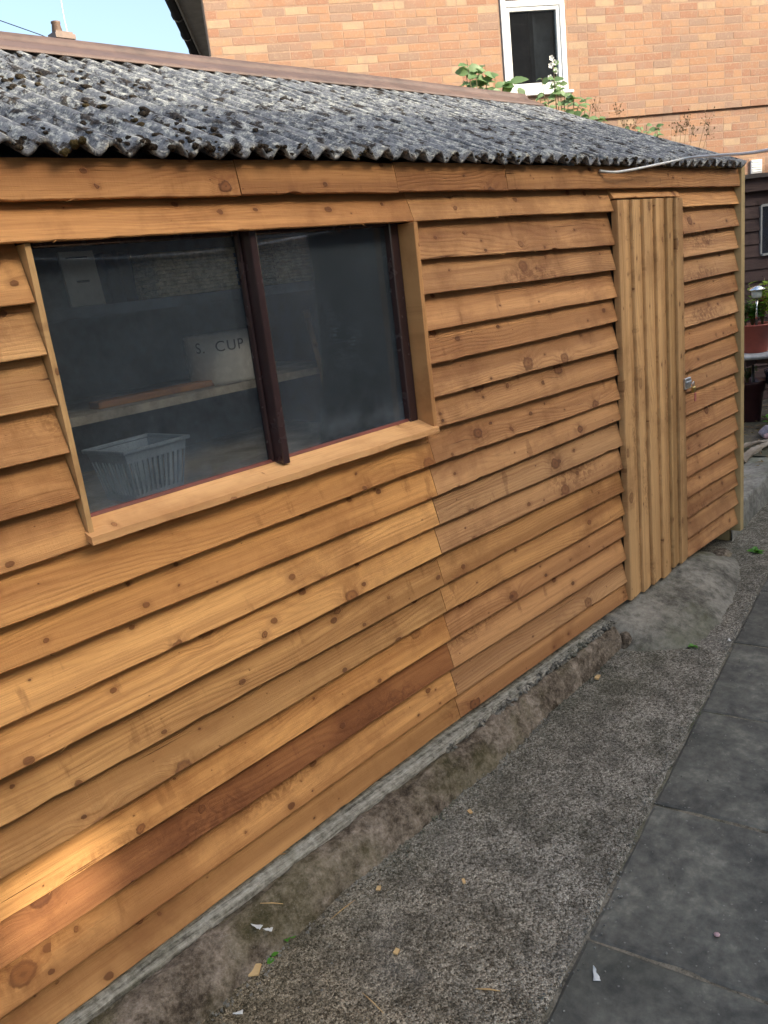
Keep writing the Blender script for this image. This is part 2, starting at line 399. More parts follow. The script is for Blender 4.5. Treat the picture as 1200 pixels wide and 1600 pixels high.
def slabmat():
    n = NT('dark_worn_slab'); c = n.co(); rd = n.rand()
    v = n.n("VectorMath", {0: c, 1: n.n("CombineXYZ", {0: n.math('MULTIPLY', rd, 31), 1: n.math('MULTIPLY', rd, 7)}).outputs[0]}, operation='ADD').outputs[0]
    a = n.noise(v, 5.5, 6, .66, .6); b = n.noise(v, 26, 5, .65); s = n.vor(v, 210, out=1); e = n.noise(v, 420, 2)
    k = n.math('ADD', n.math('MULTIPLY', a, .6), n.math('MULTIPLY', b, .4))
    col = n.ramp(k, [(.36, (.046, .046, .042)), (.46, (.078, .077, .067)), (.55, (.118, .116, .098)), (.68, (.22, .213, .175))])
    col = n.mix(n.math('MULTIPLY', n.smooth(n.noise(v, 1.6, 3), .5, .68), .4), col, (.05, .055, .04))
    sg = n.n("SeparateColor", {0: s}).outputs[0]
    col = n.mix(n.math('MULTIPLY', n.smooth(sg, .992, .999), .4), col, (.28, .27, .25))
    col = n.mix(n.math('MULTIPLY', n.smooth(e, .55, .75), .3), col, (.14, .14, .13))
    val = n.math('MULTIPLY_ADD', rd, .25, .9)
    col = n.mix(1.0, col, n.n("CombineColor", {0: val, 1: val, 2: val}).outputs[0], 'MULTIPLY')
    n.P(Base_Color=col, Roughness=.78)
    n.b.inputs["Specular IOR Level"].default_value = .35
    n.bump(n.math('ADD', n.math('MULTIPLY', b, 1.0), n.math('MULTIPLY', e, .5)), .5, .003)
    return n.m
M['slab'] = slabmat()

def roofmat():
    n = NT('lichened_corrugated_sheet'); c = n.co()
    st = n.mapping(c, (2.4, .8, .8))
    a = n.noise(st, 8, 6, .68); b = n.noise(c, 85, 5, .72); l = n.noise(st, 34, 6, .72); m_ = n.noise(n.mapping(c, (2.0, .9, .9)), 15, 6, .68, .3)
    e = n.noise(c, 170, 4, .7)
    col = n.mix(n.smooth(n.math('ADD', n.math('MULTIPLY', a, .5), n.math('MULTIPLY', b, .5)), .36, .62), (.05, .054, .064), (.24, .245, .258))
    col = n.mix(n.math('MULTIPLY', n.smooth(l, .48, .62), .8), col, n.mix(n.smooth(e, .35, .6), (.30, .30, .275), (.64, .63, .56)))
    col = n.mix(n.smooth(e, .63, .72), col, (.07, .068, .065))
    col = n.mix(n.math('MULTIPLY', n.smooth(m_, .535, .605), .92), col, n.mix(n.smooth(b, .4, .65), (.016, .013, .012), (.065, .048, .036)))
    n.P(Base_Color=col, Roughness=.95)
    n.b.inputs["Specular IOR Level"].default_value = .15
    h = n.math('ADD', n.math('MULTIPLY', n.smooth(m_, .52, .62), 1.6), n.math('ADD', b, n.math('MULTIPLY', e, .5)))
    n.bump(h, .55, .004)
    return n.m
M['roof'] = roofmat()
def mossmat():
    n = NT('dry_moss'); c = n.co(); a = n.noise(c, 28, 4, .7); b = n.noise(c, 240, 4, .75); g = n.noise(c, 4, 3)
    col = n.mix(n.smooth(b, .35, .65), (.018, .014, .012), (.10, .078, .058))
    col = n.mix(n.math('MULTIPLY', n.smooth(g, .5, .64), .6), col, n.mix(b, (.05, .038, .012), (.20, .14, .045)))
    n.P(Base_Color=col, Roughness=1.0); n.b.inputs["Specular IOR Level"].default_value = .05
    n.bump(n.math('ADD', a, b), 1.0, .012)
    return n.m
M['moss'] = mossmat()

def brickmat():
    n = NT('old_orange_brick'); c = n.co(); rd = n.math('FRACT', n.math('ADD', n.rand(), n.n('NewGeometry').outputs['Random Per Island']))
    v = n.n("VectorMath", {0: c, 1: n.n("CombineXYZ", {0: n.math('MULTIPLY', rd, 91), 1: n.math('MULTIPLY', rd, 37), 2: n.math('MULTIPLY', rd, 11)}).outputs[0]}, operation='ADD').outputs[0]
    base = n.ramp(rd, [(0, (.37, .200, .125)), (.12, (.40, .225, .138)), (.24, (.35, .198, .135)), (.36, (.42, .240, .145)), (.48, (.32, .205, .150)), (.58, (.39, .215, .130)), (.68, (.42, .26, .158)), (.77, (.34, .180, .118)), (.87, (.45, .31, .20)), (.93, (.31, .20, .145))], 'CONSTANT')
    a = n.noise(v, 9, 5, .65); b = n.noise(v, 45, 4, .65); s = n.noise(v, 170, 3, .7)
    col = n.mix(n.math('MULTIPLY', n.smooth(a, .42, .7), .55), base, (.33, .235, .18))
    col = n.mix(n.math('MULTIPLY', n.smooth(b, .52, .72), .5), col, (.48, .34, .225))
    col = n.mix(n.math('MULTIPLY', n.smooth(s, .55, .8), .4), col, (.20, .11, .07))
    wst = n.noise(n.n('NewGeometry').outputs['Position'], 1.1, 5, .65); col = n.mix(n.math('MULTIPLY', n.smooth(wst, .48, .68), .45), col, n.mix(.5, col, (.24, .17, .13)))
    n.P(Base_Color=col, Roughness=.92); n.b.inputs["Specular IOR Level"].default_value = .2
    n.bump(n.math('ADD', b, n.math('MULTIPLY', s, .6)), .6, .004)
    return n.m
M['brick'] = brickmat()

# ================================================================== setting
GZ = -0.13
gnd = MB(); gnd.grid(41, 41, lambda u, v: (lerp(-90, 110, u), lerp(-90, 110, v), -0.165))
tag(gnd.build('ground', M['earth']), kind='structure')

# paving: a grid of 600 mm slabs turned 10.5 degrees from the shed
PA = R(10.5); PE = Vector((math.cos(PA), math.sin(PA), 0)); PN = Vector((math.sin(PA), -math.cos(PA), 0)); PO = Vector((1.457, -0.772, 0))
def edge_y(x): return PO.y + (x - PO.x) * math.tan(PA)
bed = MB()
bed.grid(300, 120, lambda u, v: tuple(PO + PE * lerp(-3.0, 9.0, u) + PN * lerp(-.02, 4.8, v) + Vector((0, 0, GZ - .004 + .006 * N3(u * 110, v * 44, 1)))))
patio = tag(bed.build('patio', M['mortar_bed']), kind='structure')
def slab_mesh(k):
    b = MB(); g = 8; vs = []
    hw = .2945; rs = random.Random(k)
    def f(u, v):
        x = lerp(-hw, hw, u); y = lerp(-hw, hw, v); e = min(u, 1 - u, v, 1 - v)
        z = .0012 * N3(x * 5 + k * 9, y * 5, 3) - (.005 if e == 0 else 0)
        if e == 0: x += .0035 * N3(x * 30, y * 30, k * 5.5); y += .0035 * N3(y * 30, x * 30, k * 3.5)
        return (x, y, z)
    us = [0, .014] + [i / 8 for i in range(1, 8)] + [.986, 1]; n = len(us)
    for v in us:
        for u in us: vs.append(f(u, v))
    fs = [(j*n+i, j*n+i+1, (j+1)*n+i+1, (j+1)*n+i) for j in range(n-1) for i in range(n-1)]
    ring = [i for i in range(n)] + [j*n+n-1 for j in range(1, n)] + [(n-1)*n+i for i in range(n-2, -1, -1)] + [j*n for j in range(n-2, 0, -1)]
    base = len(vs); vs += [(vs[i][0], vs[i][1], -.04) for i in ring]
    m = len(ring)
    fs += [(ring[i], base + i, base + (i+1) % m, ring[(i+1) % m]) for i in range(m)]
    b.add(vs, fs)
    return b.mesh('paving_slab', M['slab'])
slabs = [slab_mesh(k) for k in range(4)]
rs = random.Random(3)
for i in range(-4, 14):
    for j in range(0, 6):
        c = PO + PE * (.6 * i + .3) + PN * (.6 * j + .3)
        o = put('paving_slab', slabs[rs.randrange(4)], patio)
        o.location = (c.x, c.y, GZ + .002 + rs.uniform(-.002, .002))
        o.rotation_euler = (rs.uniform(-.003, .003), rs.uniform(-.003, .003), PA + rs.uniform(-.003, .003))

# rough concrete strip between the slabs and the shed kerb
def strip_pt(u, v):
    x = lerp(-2.2, 5.6, u); y0 = edge_y(x) - .004 + .006 * N3(x * 9, 0, 4); y1 = max(y0 + .02, .16)
    y = lerp(y0, y1, v)
    z = GZ + .004 + .005 * N3(x * 3, y * 3, 0) + .0025 * N3(x * 14, y * 14, 5) + .0016 * N3(x * 45, y * 45, 7)
    if v == 0: z = GZ - .012
    return (x, y, z)
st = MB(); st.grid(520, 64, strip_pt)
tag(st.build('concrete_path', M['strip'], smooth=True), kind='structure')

# smoothed concrete ramp below the door
ro = [(2.90, -.10), (2.965, -.211), (3.076, -.306), (3.151, -.352), (3.39, -.336), (3.675, -.279), (3.905, -.224), (4.15, -.12), (4.30, -.02)]
def ramp_pt(u, v):
    x = lerp(2.92, 4.30, u); yo = interp(ro, x) + .022 * N3(x * 9, 0, 2) + .009 * N3(x * 31, 0, 2); y = lerp(.06, yo, v)
    h = .126 * min(1, max(0, (x - 2.92) / .10)) ** .6 * (1 if x < 3.75 else max(0, 1 - ((x - 3.75) / .5) ** 1.6))
    s = v
    z = GZ - .004 + h * (.45 * (1 - s) ** 1.1 + .55 * (1 - s ** 3.2)) + (.016 * N3(x * 5, y * 5, 9) + .007 * N3(x * 17, y * 17, 3) + .003 * N3(x * 45, y * 45, 3)) * (1 - s ** 6)
    return (x, y, z - (.012 if v == 1 else 0))
rp = MB(); rp.grid(150, 50, ramp_pt)
tag(rp.build('concrete_ramp', M['ramp'], smooth=True), kind='structure')

# old concrete kerb carrying the shed, with a lichened ledge along the boards
ko = [(-1.5, -.21), (.3, -.205), (.714, -.189), (.977, -.166), (1.357, -.157), (1.928, -.147), (2.47, -.108), (3.0, -.08)]
def kerb_pt(u, v):
    x = lerp(-1.6, 2.99, u); yo = interp(ko, x) + .010 * N3(x * 6, 3, 1) + .006 * N3(x * 23, 5, 2)
    yl = yo * .20 - .012
    prof = [(.12, -.055), (yl + .004, -.060), (yl + .001, -.038), (yl - .008, -.032), (lerp(yl, yo, .24), -.028), (lerp(yl, yo, .42), -.036), (lerp(yl, yo, .6), -.052), (lerp(yl, yo, .76), -.076), (lerp(yl, yo, .90), -.106), (yo, GZ - .002), (yo + .02, GZ - .03)]
    k = v * (len(prof) - 1); i = min(int(k), len(prof) - 2); t = k - i
    y = lerp(prof[i][0], prof[i+1][0], t); z = lerp(prof[i][1], prof[i+1][1], t)
    end = min(1, (2.99 - x) / .05)
    z += (.009 * N3(x * 6, y * 14, 4) + .008 * N3(x * 22, y * 26, 8) + .0045 * N3(x * 60, y * 60, 8)) * (1 if k > 2 else .2)
    y += (.008 * N3(x * 13, z * 20, 6) + .004 * N3(x * 50, z * 50, 6)) * (1 if k > 2 else 0)
    z = lerp(GZ - .01, z, end ** .5)
    return (x, y, z)
kb = MB(); kb.grid(620, 41, kerb_pt)
kerb = tag(kb.build('concrete_kerb', M['kerb'], smooth=True), 'long mossy brown concrete kerb running under the shed boards', 'kerb')
def ledge_pt(u, v):
    x = lerp(-1.6, 2.96, u); yo = interp(ko, x) * .20 - .010 + .004 * N3(x * 14, 1, 1)
    prof = [(.10, -.012), (0, -.013), (yo * .6, -.016), (yo * .93, -.020), (yo, -.028), (yo + .002, -.07)]
    k = v * 5; i = min(int(k), 4); t = k - i
    y = lerp(prof[i][0], prof[i+1][0], t); z = lerp(prof[i][1], prof[i+1][1], t)
    rough_ = max(0, min(1, (x - 1.9) / .3))
    z += .004 * N3(x * 24, y * 70, 2) + .003 * N3(x * 9, y * 9, 5) + .002 * N3(x * 75, y * 75, 2) + rough_ * (-.008 + .011 * N3(x * 40, y * 40, 12))
    return (x, y + .002 * N3(x * 40, z * 40, 3), z)
lg = MB(); lg.grid(420, 16, ledge_pt)
lg.build('ledge', M['ledge'], kerb, True)

# raised concrete terrace beyond the shed and its planted soil
def ter_edge(x): return .085 + (x - 4.70) * .124 + .008 * N3(x * 6, 0, 3)
def ter_pt(u, v):
    x = lerp(4.44, 12.0, u); ye = ter_edge(x)
    if v < .15: return (x, ye + .02 * (.15 - v) / .15 * -1 + .005 * N3(x * 12, v * 30, 1), lerp(-.15, .028, v / .15) + .004 * N3(x * 15, v * 9, 2))
    y = lerp(ye, 3.4, ((v - .15) / .85) ** 1.6)
    return (x, y, .03 + .006 * N3(x * 5, y * 5, 2) + .003 * N3(x * 20, y * 20, 2))
tr = MB(); tr.grid(260, 60, ter_pt)
tag(tr.build('terrace', M['terrace'], smooth=True), kind='structure')
def soil_pt(u, v):
    a = lerp(5.75, 11.8, u); y = lerp(.32 + (a - 5.75) * .02 + .05 * N3(a * 4, 0, 1), 3.3, v)
    return (a + .1 * N3(y * 5, 2, 2) * (u == 0), y, .037 + .02 * min(1, v * 6) + .016 * N3(a * 6, y * 6, 3) + .008 * N3(a * 25, y * 25, 3))
so = MB(); so.grid(160, 90, soil_pt)
tag(so.build('soil_bed', M['earth'], smooth=True), kind='structure')

# ================================================================== house frame of reference (brick wall plane)
HT = Vector((0.8413, -0.5405, 0)).normalized(); HD = Vector((0.5405, 0.8413, 0)).normalized()
CD = -1.4430
def HP(s, D, z): return HT * s + HD * (CD + D) + Vector((0, 0, z))
HM = Matrix(((HT.x, HD.x, 0, HD.x * CD), (HT.y, HD.y, 0, HD.y * CD), (0, 0, 1, 0), (0, 0, 0, 1)))   # local (s, D, z) -> world

# ================================================================== shed
shed = thing('garden_shed', 'timber weatherboard shed with corrugated roof, window and plank door', 'shed', (0, 0, 0))
SX0, SX1 = -1.0, 4.425
rows = {
 'L': [1.761,1.68,1.56,1.453,1.349,1.246,1.142,1.036,.93,.834,.729,.623,.515,.413,.314,.21,.101,.0],
 'J': [1.761,1.678,1.568,1.464,1.353,1.25,1.144,1.048,.935,.828,.731,.63,.521,.425,.319,.21,.101,.01],
 'D': [1.757,1.673,1.546,1.45,1.341,1.245,1.133,1.024,.923,.835,.72,.617,.515,.41,.313,.2,.092,.008],
 'C': [1.757,1.676,1.572,1.463,1.353,1.254,1.148,1.046,.94,.836,.73,.623,.522,.422,.311,.213,.106,-.01]}
def board(x0, x1, z0, z1, h=.128, seed=0, tint=(1, 1, 1), name='weatherboard', ybot=0.0, ytop=.034, top=None, mat='wood'):
    rg = random.Random(seed * 7 + 1); L = x1 - x0; n = max(4, int(L / .028)); b = MB(); vs = []
    ph = rg.uniform(0, 100); left = x1 < 2.2 and name == 'weatherboard'; curl = rg.uniform(.001, .006); lc = (rg.uniform(.024, .050) if x1 > 1 else rg.uniform(.004, .010)) if left else 0; bow = rg.uniform(-.002, .003)
    for i in range(n + 1):
        t = i / n; x = x0 + L * t
        zb = lerp(z0, z1, t) + .0016 * N3(x * 7, ph, 1) + .0011 * N3(x * 38, ph, 2) + bow * math.sin(t * math.pi)
        nick = N3(x * 16, ph, 7)
        if nick > .42: zb += (nick - .42) * .014
        c = curl * (.6 + .6 * N3(x * 1.7, ph, 4)) + lc * max(0, min(1, (1.80 - x) / 1.3))
        zt = (lerp(top[0], top[1], t) if top else zb + h)
        xe = x
        if i == 0: pass
        yb = ybot - c * .7; ym = lerp(yb, ytop, .45) - .0012 + .0006 * N3(x * 6, ph, 9)
        zm = lerp(zb, zt, .45)
        vs += [(xe, yb + .0015, zb + .0002), (xe, yb, zb + .0022), (xe, ym, zm), (xe, ytop, zt), (xe, ytop + .004, zt), (xe, yb + .026, zb + .0004)]
    fs = []
    for i in range(n):
        for k in range(6):
            fs.append((i*6+k, (i+1)*6+k, (i+1)*6+(k+1) % 6, i*6+(k+1) % 6))
    fs.append(tuple(range(5, -1, -1))); fs.append(tuple(n*6 + k for k in range(6)))
    b.add(vs, [f[::-1] for f in fs])
    for q in range(int(L * rg.uniform(2, 7))):
        i = rg.randrange(1, n - 1); p = Vector(vs[i*6]); ln = rg.uniform(.006, .032) * rg.choice((-1, 1)); dr = rg.uniform(.002, .009)
        b.add([p + Vector((0, 0, .0015)), p + Vector((.35 * ln, -.001, .001)), p + Vector((ln, -.0025, -dr))], [(0, 1, 2)])
    o = b.build(name, M[mat], shed)
    o.color = (*tint, 1)
    return o
rb = random.Random(21)
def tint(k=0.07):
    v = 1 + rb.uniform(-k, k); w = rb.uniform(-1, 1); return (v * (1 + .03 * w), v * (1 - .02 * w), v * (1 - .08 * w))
JX = [1.950,1.951,1.956,1.953,1.950,1.949,1.946,1.951,1.942,1.938,1.933,1.928,1.926,1.922,1.930,1.931,1.936,1.940]
DL, DR = 3.165, 3.786
# top course (four butted lengths) and head course
for i, (a, c) in enumerate(((SX0, 1.323), (1.325, 1.893), (1.895, 2.440), (2.442, SX1))):
    board(a, c, 1.761, 1.759, .082, 100 + i, [(.80, .74, .70), (.70, .63, .58), (.68, .61, .57), (.74, .69, .67)][i], 'fascia_board', ybot=-.006, ytop=.004)
board(SX0, 1.955, 1.680, 1.679, .096, 110, (.92, .86, .80))
board(1.9575, DL - .004, 1.678, 1.674, .1, 111, (.92, .92, .92))
board(DL - .002, DR - .03, 1.722, 1.720, .05, 111, (.92, .92, .92), top=(1.772, 1.772))
board(DR - .028, SX1, 1.675, 1.676, .1, 113, tint())
seed = 200
for k in range(2, 18):
    xl = .7605 if k <= 7 else JX[k] - .0015
    lL, lJ = rows['L'][k], rows['J'][k]
    zl = lambda x: lL + (lJ - lL) * (x - .6) / 1.34
    t = tint()
    if k in (8, 9, 10, 11, 12, 13, 14): t = (t[0] * 1.08, t[1] * 1.05, t[2] * .92)
    if k == 15: t = (.70, .55, .48)
    if k in (16, 17): t = (t[0] * 1.02, t[1] * .96, t[2] * .85)
    board(SX0, xl, zl(SX0), zl(xl), seed=seed, tint=t); seed += 1
    t = tint()
    if k in (12, 13): t = (1.02, .98, .82)
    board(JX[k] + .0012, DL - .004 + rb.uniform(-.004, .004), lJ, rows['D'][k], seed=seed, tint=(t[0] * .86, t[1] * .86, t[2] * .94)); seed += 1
    t = tint(.08)
    dz = (rows['C'][k] - rows['D'][k])
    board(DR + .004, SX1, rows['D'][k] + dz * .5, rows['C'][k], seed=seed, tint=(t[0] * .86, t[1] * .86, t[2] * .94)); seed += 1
# corner post
cp = MB(); cp.box(SX1 + .001, SX1 + .044, -.014, .05, -.055, 1.862); o = cp.build('corner_post', M['post'], shed); bevel(o, .003)
# door: six upright feather-edge planks with one edge over the next
door = MB(); door.box(DL, DR, .034, .046, .02, 1.70)
door = door.build('door', M['lining'], shed)
dx = [3.160, 3.284, 3.378, 3.489, 3.594, 3.681, 3.786]; db = [.002, -.002, .0, -.006, .012, .004, .004]
for i in range(6):
    x0, x1 = dx[i] + .0015, dx[i+1] + (.006 if i < 5 else 0)
    rg = random.Random(40 + i); b = MB(); vs = []; n = 60
    lean = rg.uniform(-.002, .002)
    for j in range(n + 1):
        z = lerp(db[i], 1.717 - .002 * rg.random(), j / n); w = .0025 * N3(z * 3, i * 9, 2) + .0012 * N3(z * 20, i * 9, 3) + lean
        a, c = x0 + w, x1 + .003 * N3(z * 3.5, i * 5 + 50, 2) + .0015 * N3(z * 14, i * 5 + 50, 4)
        m = lerp(a, c, .5)
        vs += [(a + .001, -.009, z), (a + .0035, -.0145, z), (m, -.0095, z), (c - .004, -.001, z), (c, .004, z), (c, .012, z), (a + .001, .012, z)]
    fs = []
    for j in range(n):
        for k in range(7): fs.append((j*7+k, j*7+(k+1) % 7, (j+1)*7+(k+1) % 7, (j+1)*7+k))
    fs.append(tuple(range(6, -1, -1))); fs.append(tuple(n*7 + k for k in range(7)))
    b.add(vs, fs); o = b.build('plank', M['wood_v'], door); v = rg.uniform(.92, 1.1); o.color = (v, v, v * rg.uniform(.95, 1.05), 1)
# hasp on the door edge
hp = MB(); hp.box(3.745, 3.806, -.018, -.008, .858, .910); hp.box(3.750, 3.802, -.0215, -.018, .874, .894)
hp.box(3.804, 3.826, -.013, .0, .876, .894)
hasp = hp.build('hasp', M['galv'], door); bevel(hasp, .0015)
for px_, pz_ in ((3.752, .864), (3.752, .904), (3.799, .864), (3.799, .904)):
    sc = MB(); sc.tube([(px_, -.017, pz_), (px_, -.0215, pz_)], [.0035, .002], 8); sc.build('screw', M['galv'], hasp)
pad = thing('padlock', 'small padlock with red key tag hanging from the door hasp', 'padlock', (3.815, -.026, .862))
b = MB(); b.box(-.013, .013, -.007, .007, -.028, .0); bevel(b.build('body', M['brass'], pad), .003)
b = MB(); b.tube([(-.008, 0, -.002), (-.008, 0, .014), (-.005, 0, .021), (0, 0, .024), (.005, 0, .021), (.008, 0, .014), (.008, 0, -.002)], .0022, 8); b.build('shackle', M['galv'], pad, True)
b = MB(); b.box(-.010, .008, -.010, -.007, -.070, -.030); b.tube([(0, -.004, -.026), (0, -.009, -.034)], .002, 6); bevel(b.build('key_tag', M['key'], pad), .002)

# window
WX0, WX1, WZ0, WZ1 = .775, 1.934, 1.075, 1.70
win = MB(); win.box(1.895, 1.9335, .045, .085, 1.06, 1.70); win.box(.776, .805, .060, .085, 1.06, 1.70)
win.box(.806, 1.894, .052, .085, 1.672, 1.70); win.box(.806, 1.894, .064, .085, 1.05, 1.082)
win = win.build('window', M['frame'], shed); bevel(win, .003)
g1 = MB(); g1.box(.806, 1.3445, .068, .071, 1.0825, 1.6715); g1.build('pane', M['glass'], win)
g1 = MB(); g1.box(1.3685, 1.8945, .068, .071, 1.0825, 1.6715); g1.build('pane', M['glass'], win)
ml = MB(); ml.box(1.345, 1.368, .012, .085, 1.076, 1.69); ml.box(1.335, 1.3445, .048, .0675, 1.084, 1.69); ml.box(1.3685, 1.385, .042, .0675, 1.084, 1.69)
bevel(ml.build('mullion', M['frame'], win), .004, 2)
b = MB(); b.tube([(.80, .058, 1.083), (1.1, .0585, 1.0835), (1.5, .0575, 1.0835), (1.90, .058, 1.083)], .0075, 8); b.build('sealant_strip', M['red_seal'], win)
b = MB(); n = 30; vs = []
for i in range(n + 1):
    z = lerp(1.052, 1.676, i / n); w = .0018 * N3(z * 9, 4, 4)
    vs += [(.763 + w, -.008, z), (.7755 + w, -.008, z), (.7755, .062, z), (.763, .062, z)]
fs = [(i*4+k, i*4+(k+1) % 4, (i+1)*4+(k+1) % 4, (i+1)*4+k) for i in range(n) for k in range(4)] + [(3, 2, 1, 0), (n*4, n*4+1, n*4+2, n*4+3)]
b.add(vs, fs); b.build('jamb', M['wood_pale_v'], win)
b = MB(); b.box(1.9345, 1.9525, -.017, .062, 1.058, 1.676); o = b.build('jamb', M['wood_pale_v'], win); o.color = (1.0, .84, .74, 1); bevel(o, .0015)
b = MB(); n = 60; vs = []
for i in range(n + 1):
    x = lerp(.757, 1.948, i / n); w = .003 * N3(x * 7, 1, 1) + .0012 * N3(x * 30, 1, 4)
    vs += [(x, .066, 1.087), (x, -.026 + w, 1.057 + .002 * N3(x * 3, 5, 5)), (x, -.028 + w, 1.040 + w * .6), (x, .066, 1.066)]
fs = [(i*4+k, i*4+(k+1) % 4, (i+1)*4+(k+1) % 4, (i+1)*4+k) for i in range(n) for k in range(4)] + [(3, 2, 1, 0), (n*4, n*4+1, n*4+2, n*4+3)]
b.add(vs, [f[::-1] for f in fs]); o = b.build('sill', M['wood_pale'], win); o.color = (1.12, 1.0, .95, 1)

# lining added to stop light leaks, then side, back and inner partition walls, floor
b = MB(); YL0, YL1 = .0865, .097
b.box(SX0, .755, YL0, YL1, 0, 1.84); b.box(1.955, SX1, YL0, YL1, 0, 1.84); b.box(.7555, 1.9545, YL0, YL1, 0, 1.048); b.box(.7555, 1.9545, YL0, YL1, 1.7, 1.84)
b.build('light_stop_lining', M['lining'], shed)
b = MB()
for (x0, x1, z0, z1) in ((SX0, .75, .0, 1.7),):
    pass
b = MB(); b.box(SX0 - .012, SX0 - .001, .02, 2.44, -.05, 1.86)
b.add([(SX0 - .012, .02, 1.86), (SX0 - .012, 2.44, 1.86), (SX0 - .012, 1.23, 2.36)], [(0, 1, 2)]); b.build('side_wall', M['dark_board'], shed)
b = MB(); b.box(SX1 + .002, SX1 + .03, .052, 2.44, -.12, 1.86); b.add([(SX1 + .03, .02, 1.86), (SX1 + .03, 2.44, 1.86), (SX1 + .03, 1.23, 2.36)], [(0, 1, 2)]); b.build('side_wall', M['post'], shed)
b = MB(); b.box(SX0, SX1, 2.44, 2.46, -.05, 1.86); b.build('back_wall', M['dark_board'], shed)
b = MB()
b.grid(90, 40, lambda u, v: (lerp(SX0, SX1, u), .92 + .012 * N3(u * 60, v * 24, 1) + .006 * N3(u * 160, v * 60, 4), lerp(0, 2.19, v)))
b.build('partition_wall', M['dark_inside'], shed, True)
b = MB(); b.box(SX0, SX1, .1, 2.43, -.04, .0); b.build('floor', M['lining'], shed)
# workbench and shelves inside
b = MB(); b.box(.3, 2.9, .12, .90, .985, 1.022); b.build('workbench', M['shelf'], shed)
b = MB(); b.box(.6, 2.15, .44, .90, 1.238, 1.262); b.build('shelf', M['shelf'], shed)
b = MB(); b.box(.6, 2.2, .27, .90, 1.518, 1.545); o = b.build('shelf', M['dark_inside'], shed)

# roof: corrugated sheets with 76 mm waves, front slope and its mirror behind
roof = bpy.data.objects.new('roof', None); COL.objects.link(roof); roof.parent = shed
EY, EZ, RY, RZ = -.034, 1.852, 1.225, 2.396
PW = .0762
def sheet_mesh(seed, x0, x1):
    rg = random.Random(seed); b = MB(); nx = int(round((x1 - x0) / PW * 14)); ny = 46
    slope = Vector((0, RY - EY, RZ - EZ)); nrm = Vector((0, -slope.z, slope.y)).normalized()
    def top(u, v, off):
        x = lerp(x0, x1, u)
        w = math.cos(2 * math.pi * x / PW); w = (1 - (1 - max(-1, w)) * .5 * 2) ; w = 1.15 * w - .15 * w ** 3 if w > 0 else w; amp = .0135
        vv = v + (.007 * N3(x * 9, seed, 1) + .003 * N3(x * 40, seed, 2)) * (1 - v)
        p = Vector((x, EY, EZ)) + slope * vv
        sag = -.010 * math.sin(v * math.pi) * .5 + .004 * N3(x * 1.3, v * 2, seed)
        droop = -.006 * max(0, 1 - v * 8) * (N3(x * 3.1, seed, 5) + .2)
        return p + nrm * (amp * w + sag + droop + off + .0012 * N3(x * 30, v * 40, 3))
    b.grid(nx + 1, ny, lambda u, v: tuple(top(u, v, .009)))
    base = len(b.v)
    b.grid(nx + 1, ny, lambda u, v: tuple(top(u, v, 0)))
    n = nx + 1
    b.f = b.f[: (nx) * (ny - 1)] + [f[::-1] for f in b.f[nx * (ny - 1):]]
    for i in range(nx): b.f.append((i + 1, i, base + i, base + i + 1))
    for j in range(ny - 1):
        b.f.append((j*n, (j+1)*n, base + (j+1)*n, base + j*n)); e = n - 1
        b.f.append(((j+1)*n+e, j*n+e, base + j*n+e, base + (j+1)*n+e))
    return b.mesh('roof_sheet', M['roof'], True)
xs = [-1.05 + i * PW * 9 for i in range(9)]
xs[-1] = 4.47
RXE = 4.415
xs = [-1.08]
while xs[-1] + PW * 9 < RXE - .3: xs.append(xs[-1] + PW * 9)
xs.append(RXE)
for i in range(len(xs) - 1):
    me = sheet_mesh(i + 3, xs[i] + .0008, xs[i+1] - .0008)
    o = put('roof_sheet', me, roof); 
    o2 = put('roof_sheet', me, roof); o2.rotation_euler = (0, 0, math.pi); o2.location = (xs[i] + xs[i+1], 2 * RY, 0)
# moss clumps in the valleys and along the lower edge
ico = bmesh.new(); bmesh.ops.create_icosphere(ico, subdivisions=2, radius=1.0)
IV = [v.co.copy() for v in ico.verts]; IF = [tuple(v.index for v in f.verts) for f in ico.faces]; ico.free()
ms = MB(); rg = random.Random(11)
slope = Vector((0, RY - EY, RZ - EZ)); nrm = Vector((0, -slope.z, slope.y)).normalized(); sdir = slope.normalized()
cnt = 0
while cnt < 380:
    x = rg.uniform(.2, 4.38); v = rg.random() ** 1.35 * .93 + .03
    den = .22 + .9 * N3(x * 1.9, v * 3.2, 31) + (.45 if x < 1.5 else -.12) + (.2 if v < .15 else 0)
    if rg.random() > den: continue
    cnt += 1
    if rg.random() < .55: x = (round(x / PW - .5) + .5) * PW + rg.uniform(-.01, .01)
    ext = rg.uniform(.006, .018) * (1.5 if x < 1.5 else 1)
    for k_ in range(rg.randint(4, 11)):
        xx = x + rg.gauss(0, ext * .55); dv = rg.gauss(0, ext * .9); r = rg.uniform(.35, .7) * ext * .7 + .002
        w = math.cos(2 * math.pi * xx / PW)
        c = Vector((xx, EY, EZ)) + slope * v + sdir * dv + nrm * (.0135 * w + .002)
        lx = rg.uniform(.9, 1.3); ly = rg.uniform(.9, 1.5); hz = rg.uniform(.35, .6); sd = rg.uniform(0, 99)
        vs = []
        for p in IV:
            q = 1 + .5 * N3(p.x * 1.9 + sd, p.y * 1.9, p.z * 1.9) + .3 * N3(p.x * 5 + sd, p.y * 5, p.z * 5)
            vs.append(c + Vector((1, 0, 0)) * (p.x * r * lx * q) + sdir * (p.y * r * ly * q) + nrm * (p.z * r * hz * q))
        ms.add(vs, IF)
